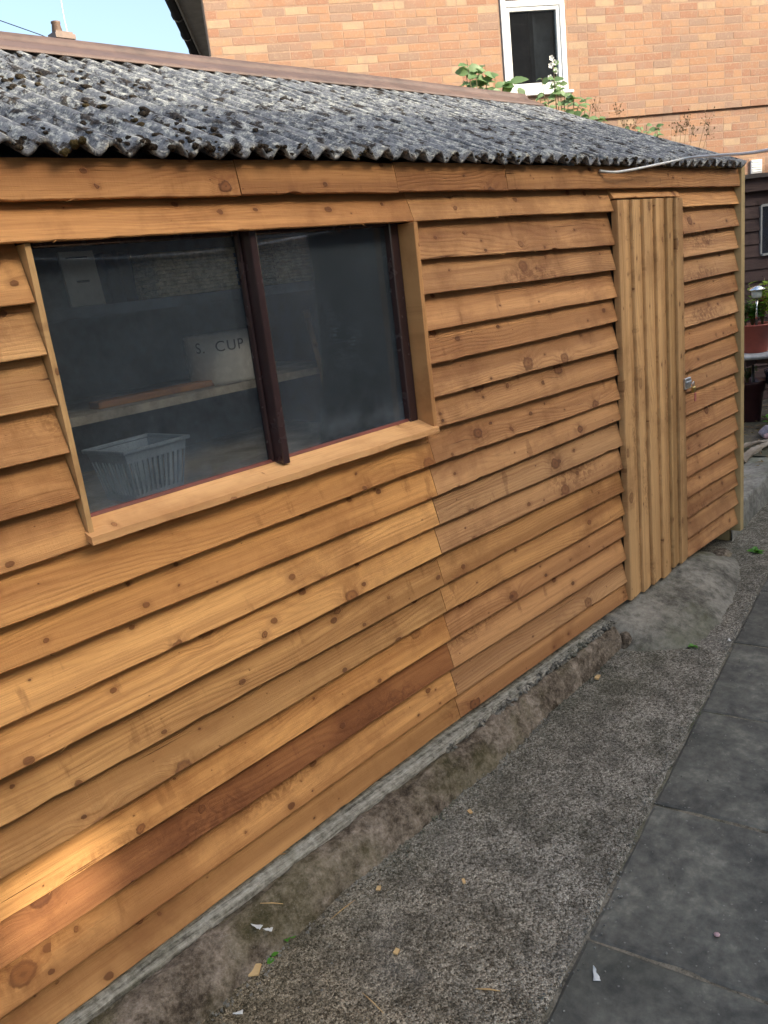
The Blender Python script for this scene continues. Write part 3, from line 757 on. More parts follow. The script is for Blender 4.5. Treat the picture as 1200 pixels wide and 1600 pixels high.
for i in range(300):
    x = rg.uniform(.1, 4.40); 
    if N3(x * 2.3, 4, 8) < rg.uniform(-.45, .25) - (.3 if x < 1.6 else 0): continue
    w = math.cos(2 * math.pi * x / PW); r = rg.uniform(.0025, .007) * (1.3 if x < 1.5 else 1)
    c = Vector((x, EY, EZ)) + slope * rg.uniform(-.006, .012) + nrm * (.0135 * w + rg.uniform(.001, .008)); sd = rg.uniform(0, 99)
    ms.add([c + Vector((p.x * 1.2, p.y, p.z * .9)) * r * (1 + .5 * N3(p.x * 2 + sd, p.y * 2, p.z * 2)) for p in IV], IF)
tag(ms.build('moss', M['moss'], roof, True), kind='stuff')
# ridge capping: rolled top with two flanges
rc = MB(); prof = [(-.155, -.066), (-.150, -.056), (-.05, -.006), (-.042, .010), (-.028, .024), (0, .031), (.028, .024), (.042, .010), (.05, -.006), (.150, -.052), (.155, -.062)]
def ridge_pt(u, v):
    x = lerp(-1.1, 4.39, u); k = v * 10; i = min(int(k), 9); t = k - i
    return (x, RY + lerp(prof[i][0], prof[i+1][0], t), RZ + .022 + lerp(prof[i][1], prof[i+1][1], t) + .004 * N3(x * 1.1, 0, 2))
rc.grid(60, 41, ridge_pt); o = rc.build('ridge_cap', M['ridge'], roof, True)
sm = o.modifiers.new('thickness', 'SOLIDIFY'); sm.thickness = .004
# bargeboards at the far verge
for sg in (1, -1):
    b = MB(); y0, y1 = EY - .01, RY
    pts = [(y0 + .06, EZ - .004), (y1, RZ - .05), (y1, RZ + .012), (y0 + .03, EZ + .014)]
    if sg < 0: pts = [(2 * RY - y, z) for y, z in pts]
    vs = [(4.418, y, z) for y, z in pts] + [(4.434, y, z) for y, z in pts]
    b.add(vs, [(3, 2, 1, 0), (4, 5, 6, 7), (0, 1, 5, 4), (1, 2, 6, 5), (2, 3, 7, 6), (3, 0, 4, 7)]); b.build('bargeboard', M['barge'], roof)

# ------------------------------------------------------------------ things inside the shed, seen through the glass
lb = thing('laundry_basket', 'blue slotted plastic basket on the bench behind the left pane', 'basket', (1.115, .36, 1.0225))
b = MB(); 
def bask(z): t = z / .17; return (lerp(.115, .15, t), lerp(.10, .13, t))
nsl = 11
for side in range(4):
    for i in range(nsl + 1):
        for (z0, z1, full) in ((.0, .025, True), (.135, .165, True), (.025, .135, False)):
            if full and i == nsl: continue
            f0 = -1 + 2 * i / nsl; f1 = f0 + (2 / nsl if full else .075)
            if not full: f0, f1 = max(-1, f0 - .035), min(1, f0 + .06)
            vs = []
            for z in (z0, z1):
                hx, hy = bask(z)
                for (f, o) in ((f0, 0), (f1, 0), (f1, -.004), (f0, -.004)):
                    p = [(f * hx, -hy - o), (hx + o, f * hy), (-f * hx, hy + o), (-hx - o, -f * hy)][side]
                    vs.append((p[0], p[1], z))
            b.add(vs, ((0,1,2,3),(4,7,6,5),(0,4,5,1),(1,5,6,2),(2,6,7,3),(3,7,4,0)))
hx, hy = bask(0); b.box(-hx, hx, -hy, hy, -.0, .006)
b.build('body', M['bluebasket'], lb)
b = MB(); hx, hy = bask(.17)
for (x0, x1, y0, y1) in ((-hx - .014, hx + .014, -hy - .014, -hy + .002), (-hx - .014, hx + .014, hy - .002, hy + .014), (-hx - .014, -hx + .002, -hy + .0021, hy - .0021), (hx - .002, hx + .014, -hy + .0021, hy - .0021)):
    b.box(x0, x1, y0, y1, .166, .178)
bevel(b.build('rim', M['bluebasket'], lb), .003)
lb.rotation_euler = (0, 0, R(6)); lb.scale = (.68, .68, .84)
def wicker_basket(label, loc, w, d, h, rot, rows_=11, vert=False):
    t = thing('wicker_basket', label, 'basket', loc, 'wicker baskets on the shed shelf'); t.rotation_euler = (0, 0, rot)
    b = MB(); b.box(-w + .006, w - .006, -d + .006, d - .006, 0, h * .9); b.build('liner', M['lining'], t)
    b = MB()
    for i in range(rows_):
        z = (i + .5) * h / rows_; ph = i % 2
        pts = []; per = [(-w, -d), (w, -d), (w, d), (-w, d), (-w, -d)]
        for (a, c) in zip(per, per[1:]):
            L = math.hypot(c[0]-a[0], c[1]-a[1]); n = int(L / .011)
            nx, ny = (c[1]-a[1]) / L, -(c[0]-a[0]) / L
            for j in range(n):
                q = j / n; o = .004 * math.cos(math.pi * (j + ph)); pts.append((lerp(a[0], c[0], q) + nx * o, lerp(a[1], c[1], q) + ny * o, z + .001 * N3(j * .7, i, 1)))
        b.tube(pts + [pts[0]], h / rows_ * .52, 5, False)
    b.build('weave', M['wicker'], t, True)
    b = MB(); b.tube([(-w, -d, h), (w, -d, h), (w, d, h), (-w, d, h), (-w, -d, h)], .008, 8); b.build('rim', M['wicker'], t, True)
    return t
wicker_basket('wide woven wicker basket on the top shelf behind the left pane', (1.372, .385, 1.5465), .128, .085, .108, R(-3))
wicker_basket('tall woven wicker basket behind the right pane, beside the mullion', (1.735, .385, 1.5465), .092, .085, .125, R(2), 14)
tin = thing('enamel_tin', 'cream tin lettered CUP on the shelf behind the left pane', 'tin', (1.585, .56, 1.263))
b = MB(); b.lathe([(0, 0), (.105, 0), (.112, .012), (.116, .06), (.116, .13), (.112, .145), (.118, .150), (.118, .156), (.0, .158)], 48); b.build('body', M['enamel'], tin, True)
def text_mesh(txt, size, mat, parent, Mx, name, rad=None, ext=.0006):
    cu = bpy.data.curves.new(name, 'FONT'); cu.body = txt; cu.size = size; cu.extrude = ext; cu.align_x = 'CENTER'; cu.align_y = 'CENTER'; cu.space_character = 1.15
    tmp = bpy.data.objects.new('tmp', cu); COL.objects.link(tmp)
    dg = bpy.context.evaluated_depsgraph_get(); me = bpy.data.meshes.new_from_object(tmp.evaluated_get(dg)); bpy.data.objects.remove(tmp)
    if rad:
        bm = bmesh.new(); bm.from_mesh(me)
        bmesh.ops.subdivide_edges(bm, edges=[e for e in bm.edges if e.calc_length() > .01], cuts=2)
        for v in bm.verts:
            a = v.co.x / rad; h = v.co.z; y = v.co.y
            v.co = Vector((math.sin(a) * (rad + h), -math.cos(a) * (rad + h), y))
        bm.to_mesh(me); bm.free()
    me.materials.clear(); me.materials.append(mat); o = put(name, me, parent, Mx); return o
text_mesh('CUP', .046, M['ink'], tin, Matrix.Translation((0, 0, .118)) @ Matrix.Rotation(R(-20), 4, 'Z'), 'lettering', .1165)
text_mesh('S.', .046, M['ink'], tin, Matrix.Translation((0, 0, .118)) @ Matrix.Rotation(R(-68), 4, 'Z'), 'lettering', .1165)
nt = thing('paper_notice', 'pale paper notice with a dark bar on the top shelf', 'notice', (1.045, .33, 1.5465))
b = MB(); b.box(-.048, .048, -.004, .004, 0, .135); b.build('sheet', M['paper'], nt)
b = MB(); b.box(-.018, .018, -.0055, -.004, .058, .063); b.box(-.032, .028, -.0055, -.004, .118, .121); b.build('bar', M['ink'], nt)
nt.rotation_euler = (R(-6), 0, R(4))
b = MB(); b.grid(24, 12, lambda u, v: (1.11 + .12 * u, .40 + .02 * math.sin(u * 19) + .02 * N3(u * 4, v * 4, 1), 1.546 + .13 * v + .01 * N3(u * 5, 1, 1) * v))
o = tag(b.build('folded_cloth', M['navycloth'], smooth=True), 'dark blue cloth on the top shelf beside the paper notice', 'cloth'); sm = o.modifiers.new('t', 'SOLIDIFY'); sm.thickness = .012
b = MB(); b.box(1.10, 1.52, .50, .56, 1.2632, 1.282); o = tag(b.build('timber_offcut', M['wood']), 'brown timber offcut lying along the shelf beside the cream tin', 'offcut'); bevel(o, .002)
b = MB(); b.tube([(1.875, .36, 1.0225), (1.89, .42, 1.2), (1.905, .48, 1.425)], .0095, 10); b.tube([(1.905, .48, 1.425), (1.9065, .486, 1.452)], .0115, 10)
tag(b.build('tool_handle', M['wood_pale_v'], smooth=True), 'thin upright tool handle leaning behind the right pane', 'handle')
b = MB(); b.box(2.05, 2.40, .60, .89, 1.0225, 1.72); o = tag(b.build('storage_box', M['navycloth']), 'tall dark box standing on the bench behind the right pane', 'box'); bevel(o, .01)
b = MB()
for i in range(5): b.tube([(1.95 + .06 * i, .5, 1.03 + .008 * i), (2.05 + .05 * i, .52 + .03 * i, 1.14 + .05 * (i % 3)), (2.15 + .06 * i, .56, 1.05 + .06 * (i % 2))], .012, 6)
tag(b.build('coiled_hose', M['black'], smooth=True), 'tangled black hose on the bench behind the right pane', 'hose')

# ================================================================== brick house beyond the shed
house = thing('brick_house', 'orange brick house with white window rising behind the shed roof', 'house', tuple(HP(5.5, 9.0, GZ)))
hinv = house.matrix_basis.copy(); hinv = Matrix.Translation(-Vector(house.location))
def hput(b, name, mat, parent=None, smooth=False, local=True):
    """b is in (s, D, z) house coordinates"""
    me = b.mesh(name, mat, smooth)
    if local: me.transform(HM)
    if parent is None: me.transform(hinv); return put(name, me, house)
    me.transform(hinv); return put(name, me, parent)
S0, S1, EAVE = 1.640, 12.0, 4.62
WS0, WS1, WZA, WZB = 4.665, 5.385, 3.235, 4.30      # window opening
BAND = 2.925
b = MB()
def wallbox(s0, s1, z0, z1, off): b.box(s0, s1, 9.0012 + off, 9.22 + off, z0, z1)
wallbox(S0, WS0 - .01, BAND, EAVE, 0); wallbox(WS1 + .01, S1, BAND, EAVE, 0); wallbox(WS0 - .0099, WS1 + .0099, BAND, WZA - .03, 0); wallbox(WS0 - .0099, WS1 + .0099, WZB + .03, EAVE, 0)
b.box(S0, S1, 9.0292, 9.221, GZ - .05, BAND - .001)
b.add([(S0, 9.004, EAVE), (S1, 9.004, EAVE), (lerp(S0, S1, .5), 9.004, 8.3)], [(0, 1, 2)])
wallo = hput(b, 'wall', M['mortar'])
# side wall and back
ed = Vector((0.655, 0.755, 0)).normalized()
b = MB(); P0 = HP(S0, 9.1, 0); P1 = P0 + ed * 14 + HT * .35
off = HT * .2
b.add([(P0.x, P0.y, GZ), (P1.x, P1.y, GZ), (P1.x, P1.y, EAVE), (P0.x, P0.y, EAVE)] , [(0, 1, 2, 3)])
hput(b, 'side_wall', M['mortar'], local=False)
# bricks: single pieces where the photograph shows them, the rest joined
BW, BH = .222, .0785
def brick_mesh(L, k):
    rg = random.Random(k); b = MB(); h = .0665
    b.box(0, L, 0, .03, 0, h)
    me = b.mesh('brick', M['brick'])
    bm = bmesh.new(); bm.from_mesh(me)
    for v in bm.verts: v.co += Vector((rg.uniform(-.003, .003), 0, rg.uniform(-.0025, .0025)))
    bmesh.ops.bevel(bm, geom=[e for e in bm.edges if max(v.co.y for v in e.verts) < .01], offset=.0016, segments=1, affect='EDGES')
    bm.to_mesh(me); bm.free(); return me
bm_s = [brick_mesh(BW - .010, i) for i in range(5)]; bm_h = [brick_mesh(BW / 2 - .010, 10 + i) for i in range(4)]
camloc = Vector((0, -1.7151, 1.5277))
def proj(P):
    q = Vector(P) - camloc; w = q.dot(_w)
    return (600 + 1282.15 * q.dot(_r) / w, 800 - 1282.15 * q.dot(_u) / w) if w > .1 else (-9999, -9999)
ridge_line = [(0, 55), (818, 152), (1160, 262), (1161, 300), (1400, 300)]
cand = []; rg = random.Random(77)
z = BAND + .0 ; course = 0
zs = []
zz = BAND
while zz < 5.2: zs.append((zz, 0)); zz += BH
zz = BAND - BH
while zz > 1.2: zs.append((zz, .028)); zz -= BH
for ci, (z, off) in enumerate(zs):
    s = S0 + (.0 if ci % 2 else -.0); toggle = ci % 3
    first = True; j = rg.randrange(6)
    while s < 9.2:
        hdr = rg.random() < .17
        if first and ci % 2: hdr = True
        first = False; j += 1
        L = BW / 2 if hdr else BW
        a, c = s, s + L
        s += L
        if c > WS0 and a < WS1 and z + BH > WZA - .03 and z < WZB + .03:
            if a < WS0 - .04: c = WS0 - .012
            elif c > WS1 + .04: a = WS1 + .012
            else: continue
        p = proj(HP((a + c) / 2, 9.0 + off, z + BH / 2))
        vis = (-5 < p[0] < 1215 and -8 < p[1] < interp(ridge_line, p[0]) - 2 and p[0] > 300)
        area = min(1, max(0, 1 - max(0, 7 - p[1]) / 14))
        cand.append((vis, area * (c - a), a, c, z, off, hdr))
visb = sorted([c for c in cand if c[0]], key=lambda c: -c[1])
single = visb[:300]; rest = visb[300:] + [c for c in cand if not c[0]]
HMR = hinv @ HM
for (v_, ar, a, c, z, off, hdr) in single:
    me = rg.choice(bm_h if hdr else bm_s); L0 = (BW / 2 if hdr else BW)
    o = put('brick', me, wallo)
    mx = HMR @ Matrix.Translation((a + .004, 9.0 + off + rg.uniform(-.0012, .0004), z + rg.uniform(-.001, .001))) @ Matrix.Diagonal(((c - a - .008) / (L0 - .010), 1, 1, 1))
    o.matrix_local = mx
b = MB()
for (v_, ar, a, c, z, off, hdr) in rest: b.box(a + .005, c - .005, 9.0 + off + rg.uniform(-.0012, .0004), 9.03 + off, z + .004, z + BH - .006)
o = hput(b, 'brick_field', M['brick'], wallo); o["kind"] = 'stuff'
# window
hw = MB(); F = .058
hw.box(WS0, WS0 + F, 8.985, 9.06, WZA, WZB); hw.box(WS1 - F, WS1, 8.985, 9.06, WZA, WZB); hw.box(WS0 + F, WS1 - F, 8.986, 9.06, WZA, WZA + F); hw.box(WS0 + F, WS1 - F, 8.986, 9.06, WZB - F - .18, WZB - .18)
hw.box(WS0 + F, WS1 - F, 8.986, 9.06, WZB - F, WZB)
hwin = hput(hw, 'window', M['white']); bevel(hwin, .006, 2)
sb = MB(); f2 = .038; a, c, z0, z1 = WS0 + F + .001, WS1 - F - .001, WZA + F + .001, WZB - F - .181
sb.box(a, a + f2, 8.995, 9.05, z0, z1); sb.box(c - f2, c, 8.995, 9.05, z0, z1); sb.box(a + f2, c - f2, 8.996, 9.05, z0, z0 + f2); sb.box(a + f2, c - f2, 8.996, 9.05, z1 - f2, z1)
sash = hput(sb, 'sash', M['white'], hwin); bevel(sash, .004, 2)
b = MB(); b.box(a + f2, c - f2, 9.02, 9.026, z0 + f2, z1 - f2); hput(b, 'pane', M['glass_clean'], hwin)
b = MB(); b.box(WS0 + F + .001, WS1 - F - .001, 9.03, 9.036, WZB - .18, WZB - F); hput(b, 'pane', M['roofslate'], hwin)
b = MB(); b.box(WS0 - .03, WS1 + .05, 8.955, 9.05, WZA - .03, WZA - .001); bevel(hput(b, 'sill', M['white'], hwin), .006)
b = MB(); b.box(WS0, WS1, 9.06, 9.5, WZA, WZB); b.f = [f for i, f in enumerate(b.f) if i not in (12,)]; del b.f[2]
hput(b, 'room', M['darkroom'], hwin)
b = MB(); b.box(WS0 + .40, WS0 + .43, 9.10, 9.20, WZA, WZB); b.box(WS0 + .43, WS1 - .05, 9.20, 9.22, WZA, WZB - .2); hput(b, 'curtain', M['curtain'], hwin)
# roof, soffit, fascia, gutter running back along the left eave
E0 = HP(1.305, 8.93, EAVE); Edir = ed
def along(d, side, z): p = E0 + Edir * d + HT * side; return Vector((p.x, p.y, z))
b = MB()
vs = [along(0, .0, EAVE - .02), along(14, .0, EAVE - .02), along(14, .60, EAVE - .02), along(0, .40, EAVE - .02)]
b.add(vs + [v + Vector((0, 0, .02)) for v in vs], [(0, 1, 2, 3), (7, 6, 5, 4), (0, 4, 5, 1), (3, 2, 6, 7), (0, 3, 7, 4)]); hput(b, 'soffit', M['soffit'], local=False)
b = MB(); b.add([along(0, -.02, EAVE - .06), along(14, -.02, EAVE - .06), along(14, 0, EAVE - .06), along(0, 0, EAVE - .06), along(0, -.02, EAVE + .14), along(14, -.02, EAVE + .14), along(14, 0, EAVE + .14), along(0, 0, EAVE + .14)], ((0,3,2,1),(4,5,6,7),(0,1,5,4),(1,2,6,5),(2,3,7,6),(3,0,4,7)))
hput(b, 'fascia', M['soffit'], local=False)
b = MB(); b.tube([along(-.06, -.085, EAVE + .02), along(14, -.085, EAVE + .02)], .062, 14); gut = hput(b, 'gutter', M['black'], local=False, smooth=True)
for i in range(18):
    b = MB(); d = .2 + i * .75; b.tube([along(d, -.085, EAVE + .02), along(d + .05, -.085, EAVE + .02)], .074, 14); hput(b, 'bracket', M['black'], gut, local=False)
b = MB(); pk = lerp(S0, S1, .5)
A0, A1 = along(-.1, -.1, EAVE + .1), along(14, -.1, EAVE + .1)
R0 = HP(pk, 8.85, 8.45); R1 = R0 + Edir * 14; B0 = HP(S1 + .35, 8.85, EAVE + .1); B1 = B0 + Edir * 14
vs = [A0, A1, R1, R0, B0, B1]; vs = vs + [v + Vector((0, 0, .1)) for v in vs]
b.add(vs, [(0, 1, 2, 3), (3, 2, 5, 4), (9, 8, 7, 6), (10, 11, 8, 9), (0, 3, 9, 6), (3, 4, 10, 9), (0, 6, 7, 1), (4, 5, 11, 10)]); hput(b, 'roof', M['roofslate'], local=False)
# vent cover
b = MB(); b.box(7.655, 7.80, 9.0, 9.027, 2.195, 2.345)
for i in range(5): b.box(7.668, 7.787, 8.994, 9.0, 2.208 + i * .026, 2.222 + i * .026)
bevel(hput(b, 'vent_cover', M['white']), .003)

# ================================================================== brown shed at the right
bs = thing('brown_shed', 'dark brown stained board shed with small window at the far right', 'shed', tuple(HP(6.6, 6.5, GZ)))
binv = Matrix.Translation(-Vector(bs.location))
def bput(b, name, mat, parent=None):
    me = b.mesh(name, mat); o = put(name, me, parent or bs); o.matrix_local = binv @ HM; return o
for i in range(18):
    z0 = 1.755 - i * .106 - .0; z1 = z0 + .112
    segs = [(5.25, 9.0)]
    if z0 < 1.73 and z1 > 1.345: segs = [(5.25, 5.868), (6.55, 9.0)]
    for (a, c) in segs:
        b = MB(); b.add([(a, 6.488, z0), (c, 6.488, z0), (c, 6.502, z1), (a, 6.502, z1), (a, 6.51, z0), (c, 6.51, z0), (c, 6.512, z1), (a, 6.512, z1)], [(0, 1, 2, 3), (4, 7, 6, 5), (0, 4, 5, 1), (1, 5, 6, 2), (3, 2, 6, 7), (0, 3, 7, 4)])
        o = bput(b, 'weatherboard', M['dark_board']); v = rnd(.88, 1.15); o.color = (v, v * .98, v, 1)
b = MB(); b.box(5.25, 9.0, 6.44, 6.486, 1.862, 1.965); bevel(bput(b, 'fascia', M['dark_board']), .004)
b = MB(); b.box(5.25, 9.0, 6.515, 6.53, GZ, 1.95); b.box(5.25, 5.27, 6.531, 8.4, GZ, 1.95); bput(b, 'wall', M['lining'])
b = MB(); b.box(5.1, 9.1, 6.40, 8.6, 1.967, 2.0); bput(b, 'roof', M['roofslate'])
b = MB(); b.box(5.8685, 5.882, 6.48, 6.512, 1.345, 1.745); b.box(6.535, 6.5495, 6.48, 6.512, 1.345, 1.745); b.box(5.882, 6.535, 6.47, 6.512, 1.33, 1.35); b.box(5.882, 6.535, 6.48, 6.512, 1.735, 1.755)
w2 = bput(b, 'window', M['soffit'])
b = MB(); b.box(5.882, 6.535, 6.494, 6.498, 1.35, 1.735); g = put('pane', b.mesh('pane', M['glass_clean']), w2)
b = MB(); b.box(5.882, 6.535, 6.505, 6.513, 1.35, 1.735); put('window_backing', b.mesh('window_backing', M['navycloth']), w2)

# ================================================================== table, pots and lamp on the terrace
tb = thing('garden_table', 'round grey garden table under the terracotta pot', 'table', (6.62, .73, .045))
b = MB(); b.lathe([(0, .572), (.26, .572), (.275, .578), (.28, .59), (.275, .602), (.26, .605), (0, .605)], 40); b.build('table_top', M['table'], tb, True)
b = MB(); b.box(-.24, .24, -.03, .03, .515, .571); b.box(-.03, .03, -.24, .24, .513, .569); b.build('apron', M['dark_board'], tb)
for i in range(3):
    a = i * 2.094 + .4; b = MB(); b.tube([(.2 * math.cos(a), .2 * math.sin(a), .56), (.14 * math.cos(a), .14 * math.sin(a), .28), (.23 * math.cos(a), .23 * math.sin(a), -.02)], .014, 8); b.build('leg', M['black'], tb, True)
def pot(name, label, loc, r0, r1, h, mat, soil=True):
    t = thing(name, label, 'pot', loc)
    b = MB(); b.lathe([(0, 0), (r0, 0), (r0 + .004, .006), (lerp(r0, r1, .74), h * .74), (lerp(r0, r1, .75) + .010, h * .75), (r1 + .008, h * .93), (r1 + .016, h * .94), (r1 + .016, h), (r1, h), (r1 - .006, h * .9), (r1 - .012, h * .86)], 40); b.build('body', M[mat], t, True)
    b = MB(); b.lathe([(0, h * .88), (r1 * .5, h * .885), (r1 - .009, h * .87)], 24); b.build('soil', M['soil_pot'], t, True)
    return t
TP = (6.583, .708, .6505)
pot('terracotta_pot', 'terracotta pot of flowers standing on the round grey table', TP, .085, .122, .215, 'terracotta')
pot('plum_pot', 'tall dark plum pot of white flowers below the table', (6.82, .86, .05), .10, .135, .34, 'plum')
pot('navy_pot', 'dark navy pot on the soil at the right edge, under the table', (6.90, .58, .05), .11, .15, .42, 'navy')
pot('glazed_blue_jar', 'dark blue jar among leaves above the terracotta pot', (6.98, .60, .9), .04, .055, .2, 'navy')
st_ = thing('plant_stand', 'slim dark stand holding the dark blue jar', 'stand', (6.98, .60, .045))
b = MB(); b.lathe([(0, .84), (.07, .84), (.07, .853), (0, .853)], 20); b.build('shelf_top', M['black'], st_)
b = MB(); b.tube([(0, 0, 0), (0, 0, .84)], .012, 8); b.build('pole', M['black'], st_)
b = MB(); b.lathe([(0, 0), (.1, 0), (.1, .012), (0, .016)], 20); b.build('base', M['black'], st_)
lamp = thing('solar_lamp', 'small steel solar garden lamp standing in the terracotta pot', 'lamp', (6.553, .690, .835))
b = MB(); b.tube([(0, 0, 0), (0, 0, .225)], .010, 10); b.build('stake', M['steel'], lamp, True)
b = MB(); b.lathe([(0, .22), (.030, .222), (.036, .235), (.040, .285), (0, .286)], 20); b.build('lens', M['clear'], lamp, True)
b = MB(); b.lathe([(.060, .281), (.062, .286), (.030, .308), (.026, .311), (0, .312)], 24); b.lathe([(0, .2865), (.060, .2815)], 24); b.build('cap', M['steel'], lamp, True)

def leaf_mesh(name, L, W, mat, fold=.25, droop=.2, serr=True):
    b = MB(); n = 8; vs = []
    for i in range(n + 1):
        t = i / n; w = W * math.sin(math.pi * t ** .8) ** .75 * (1 - .15 * t)
        if serr and 0 < i < n: w *= (1.06 if i % 2 else .93)
        z = -droop * L * t * t
        vs += [(L * t, -w, z + fold * w), (L * t, 0, z), (L * t, w, z + fold * w)]
    fs = []
    for i in range(n): fs += [(i*3, i*3+3, i*3+4, i*3+1), (i*3+1, i*3+4, i*3+5, i*3+2)]
    b.add(vs, fs); return b.mesh(name, M[mat], True)
LF = [leaf_mesh('leaf', 1, .36, 'leaf', .3, .25), leaf_mesh('leaf', 1, .42, 'leaf', .15, .1), leaf_mesh('leaf', 1, .3, 'leaf', .4, .35)]
def place_leaf(parent, me, base, direc, size, roll, up=Vector((0, 0, 1)), name='leaf'):
    d = Vector(direc).normalized(); s = d.cross(up)
    if s.length < .05: s = Vector((1, 0, 0))
    s.normalize(); n = s.cross(d)
    m = Matrix(((d.x, -s.x, n.x, 0), (d.y, -s.y, n.y, 0), (d.z, -s.z, n.z, 0), (0, 0, 0, 1)))
    o = put(name, me, parent)
    o.matrix_local = Matrix.Translation(Vector(base) - Vector(parent.location)) @ m @ Matrix.Rotation(roll, 4, 'X') @ Matrix.Diagonal((size, size, size, 1))
    return o
def bush(name, label, cat, loc, stems, leaves, rad, h, mats, lsize, seed, dirs=None, flower=None, group=None, nfl=0):
    rg = random.Random(seed); t = thing(name, label, cat, loc, group); base = Vector(loc)
    tips = []
    for i in range(stems):
        a = rg.uniform(0, 6.28); r = rad * rg.uniform(.3, 1); tip = base + Vector((math.cos(a) * r, math.sin(a) * r, h * rg.uniform(.6, 1)))
        mid = base.lerp(tip, .5) + Vector((0, 0, h * .12)); pts = [base, base.lerp(mid, .5) + Vector((0, 0, h * .05)), mid, tip]
        b = MB(); b.tube([p - base for p in pts], [.004, .0035, .003, .0015], 6); b.build('stem', M['stem'], t, True); tips.append(pts)
    for i in range(leaves):
        pts = rg.choice(tips); q = rg.uniform(.35, 1) * 3; k = min(int(q), 2); p = pts[k].lerp(pts[k+1], q - k)
        a = rg.uniform(0, 6.28); d = (math.cos(a), math.sin(a), rg.uniform(-.2, .7))
        place_leaf(t, rg.choice(mats), p, d, lsize * rg.uniform(.6, 1.15), rg.uniform(-.5, .5))
    for i in range(nfl):
        pts = rg.choice(tips); p = pts[3] + Vector((rg.uniform(-.02, .02), rg.uniform(-.02, .02), rg.uniform(-.02, .03))); b = MB()
        for q in range(6):
            a = q * 1.047; vs = [Vector((0, 0, 0)), Vector((math.cos(a - .4) * .7, math.sin(a - .4) * .7, .25)), Vector((math.cos(a), math.sin(a), .4)), Vector((math.cos(a + .4) * .7, math.sin(a + .4) * .7, .25))]
            b.add([p - base + v * flower[1] for v in vs], [(0, 1, 2, 3)])
        b.build('flower', M[flower[0]], t)
    return t
lime = [leaf_mesh('leaf', 1, .2, 'leaf_lime', .3, .1, False)]; darkl = [leaf_mesh('leaf', 1, .3, 'leaf_dark', .3, .2, False)]; green = [leaf_mesh('leaf', 1, .4, 'weed', .2, .2)]
bush('leafy_plant', 'bright lime green leafy plant rising above the solar lamp', 'plant', (6.62, .67, .84), 11, 110, .11, .36, lime, .085, 5)
bush('flowering_plant', 'pink flower and green leaves in the terracotta pot', 'plant', (6.60, .74, .84), 12, 100, .13, .20, green, .055, 6, flower=('pink', .035), nfl=3)
bush('trailing_plant', 'dark leaved plant behind the solar lamp stake', 'plant', (6.55, .77, .84), 9, 80, .10, .25, darkl, .05, 8)
bush('white_flowering_plant', 'grey green plant with small white flowers in the plum pot', 'plant', (6.82, .86, .34), 14, 90, .14, .25, darkl, .045, 9, flower=('whitepetal', .018), nfl=12)
bush('weed_seedling', 'bright green seedling in the soil before the dark pots', 'plant', (6.60, .60, .055), 4, 10, .05, .10, green, .06, 12)

# ================================================================== brambles and dry weeds growing behind the shed roof
def bramble(name, label, cat, spots, D, seed, mats, size, root_s, group=None, flowers=(), zroot=1.2, st='stem', srad=.006):
    rg = random.Random(seed); base = HP(root_s, D + .05, zroot); t = thing(name, label, cat, tuple(base), group)
    for (s, z, k, sz) in spots:
        tip = HP(s, D + rg.uniform(-.1, .1), z); mid = base.lerp(tip, .6) + Vector((0, 0, .12)); pts = [base, base.lerp(mid, .5), mid, tip]
        b = MB(); b.tube([p - base for p in pts], [srad, srad * .9, srad * .7, srad * .4], 6); b.build('stem', M[st], t, True)
        for i in range(k):
            a = rg.uniform(-.8, .8) + (0 if rg.random() < .5 else math.pi); d = HT * math.cos(a) + HD * (math.sin(a) - .25) + Vector((0, 0, rg.uniform(-.35, .45)))
            q = rg.uniform(.88, 1.0); p = mid.lerp(tip, (q - .6) / .4 if q > .6 else 0) + Vector((0, 0, 0))
            o = place_leaf(t, rg.choice(mats), p, d, size * sz * rg.uniform(.75, 1.15), rg.uniform(-.5, .5), up=(Vector((0, 0, .8)) - HD * rg.uniform(.5, 1.3) + HT * rg.uniform(-.4, .4)).normalized())
    for (s, z) in flowers:
        p = HP(s, D - .05, z); b = MB()
        for q in range(5):
            a = q * 1.257; vs = [Vector((0, 0, 0)), HT * math.cos(a - .5) * .8 + Vector((0, 0, math.sin(a - .5) * .8)) - HD * .3, HT * math.cos(a) + Vector((0, 0, math.sin(a))) - HD * .35, HT * math.cos(a + .5) * .8 + Vector((0, 0, math.sin(a + .5) * .8)) - HD * .3]
            b.add([p - base + v * .022 for v in vs], [(0, 1, 2, 3)])
        b.build('flower', M['whitepetal'], t)
    return t
bramble('bramble', 'bramble with broad pale leaves left of the house window', 'plant',
        [(3.24, 2.97, 4, .8), (3.27, 2.92, 4, .8), (3.30, 2.94, 4, .8), (3.36, 2.90, 4, .9), (3.41, 2.95, 4, 1.0), (3.48, 2.88, 4, 1.0), (3.54, 2.82, 4, .9), (3.60, 2.86, 4, 1.1), (3.68, 2.77, 3, 1.0), (3.24, 2.85, 4, .9), (3.35, 2.80, 3, 1), (3.40, 2.74, 3, .9), (3.58, 2.73, 3, .9), (3.26, 2.78, 3, .8)], 6.3, 3, LF, .125, 3.4, 'brambles behind the shed roof', [(3.29, 2.76), (3.27, 2.735)])
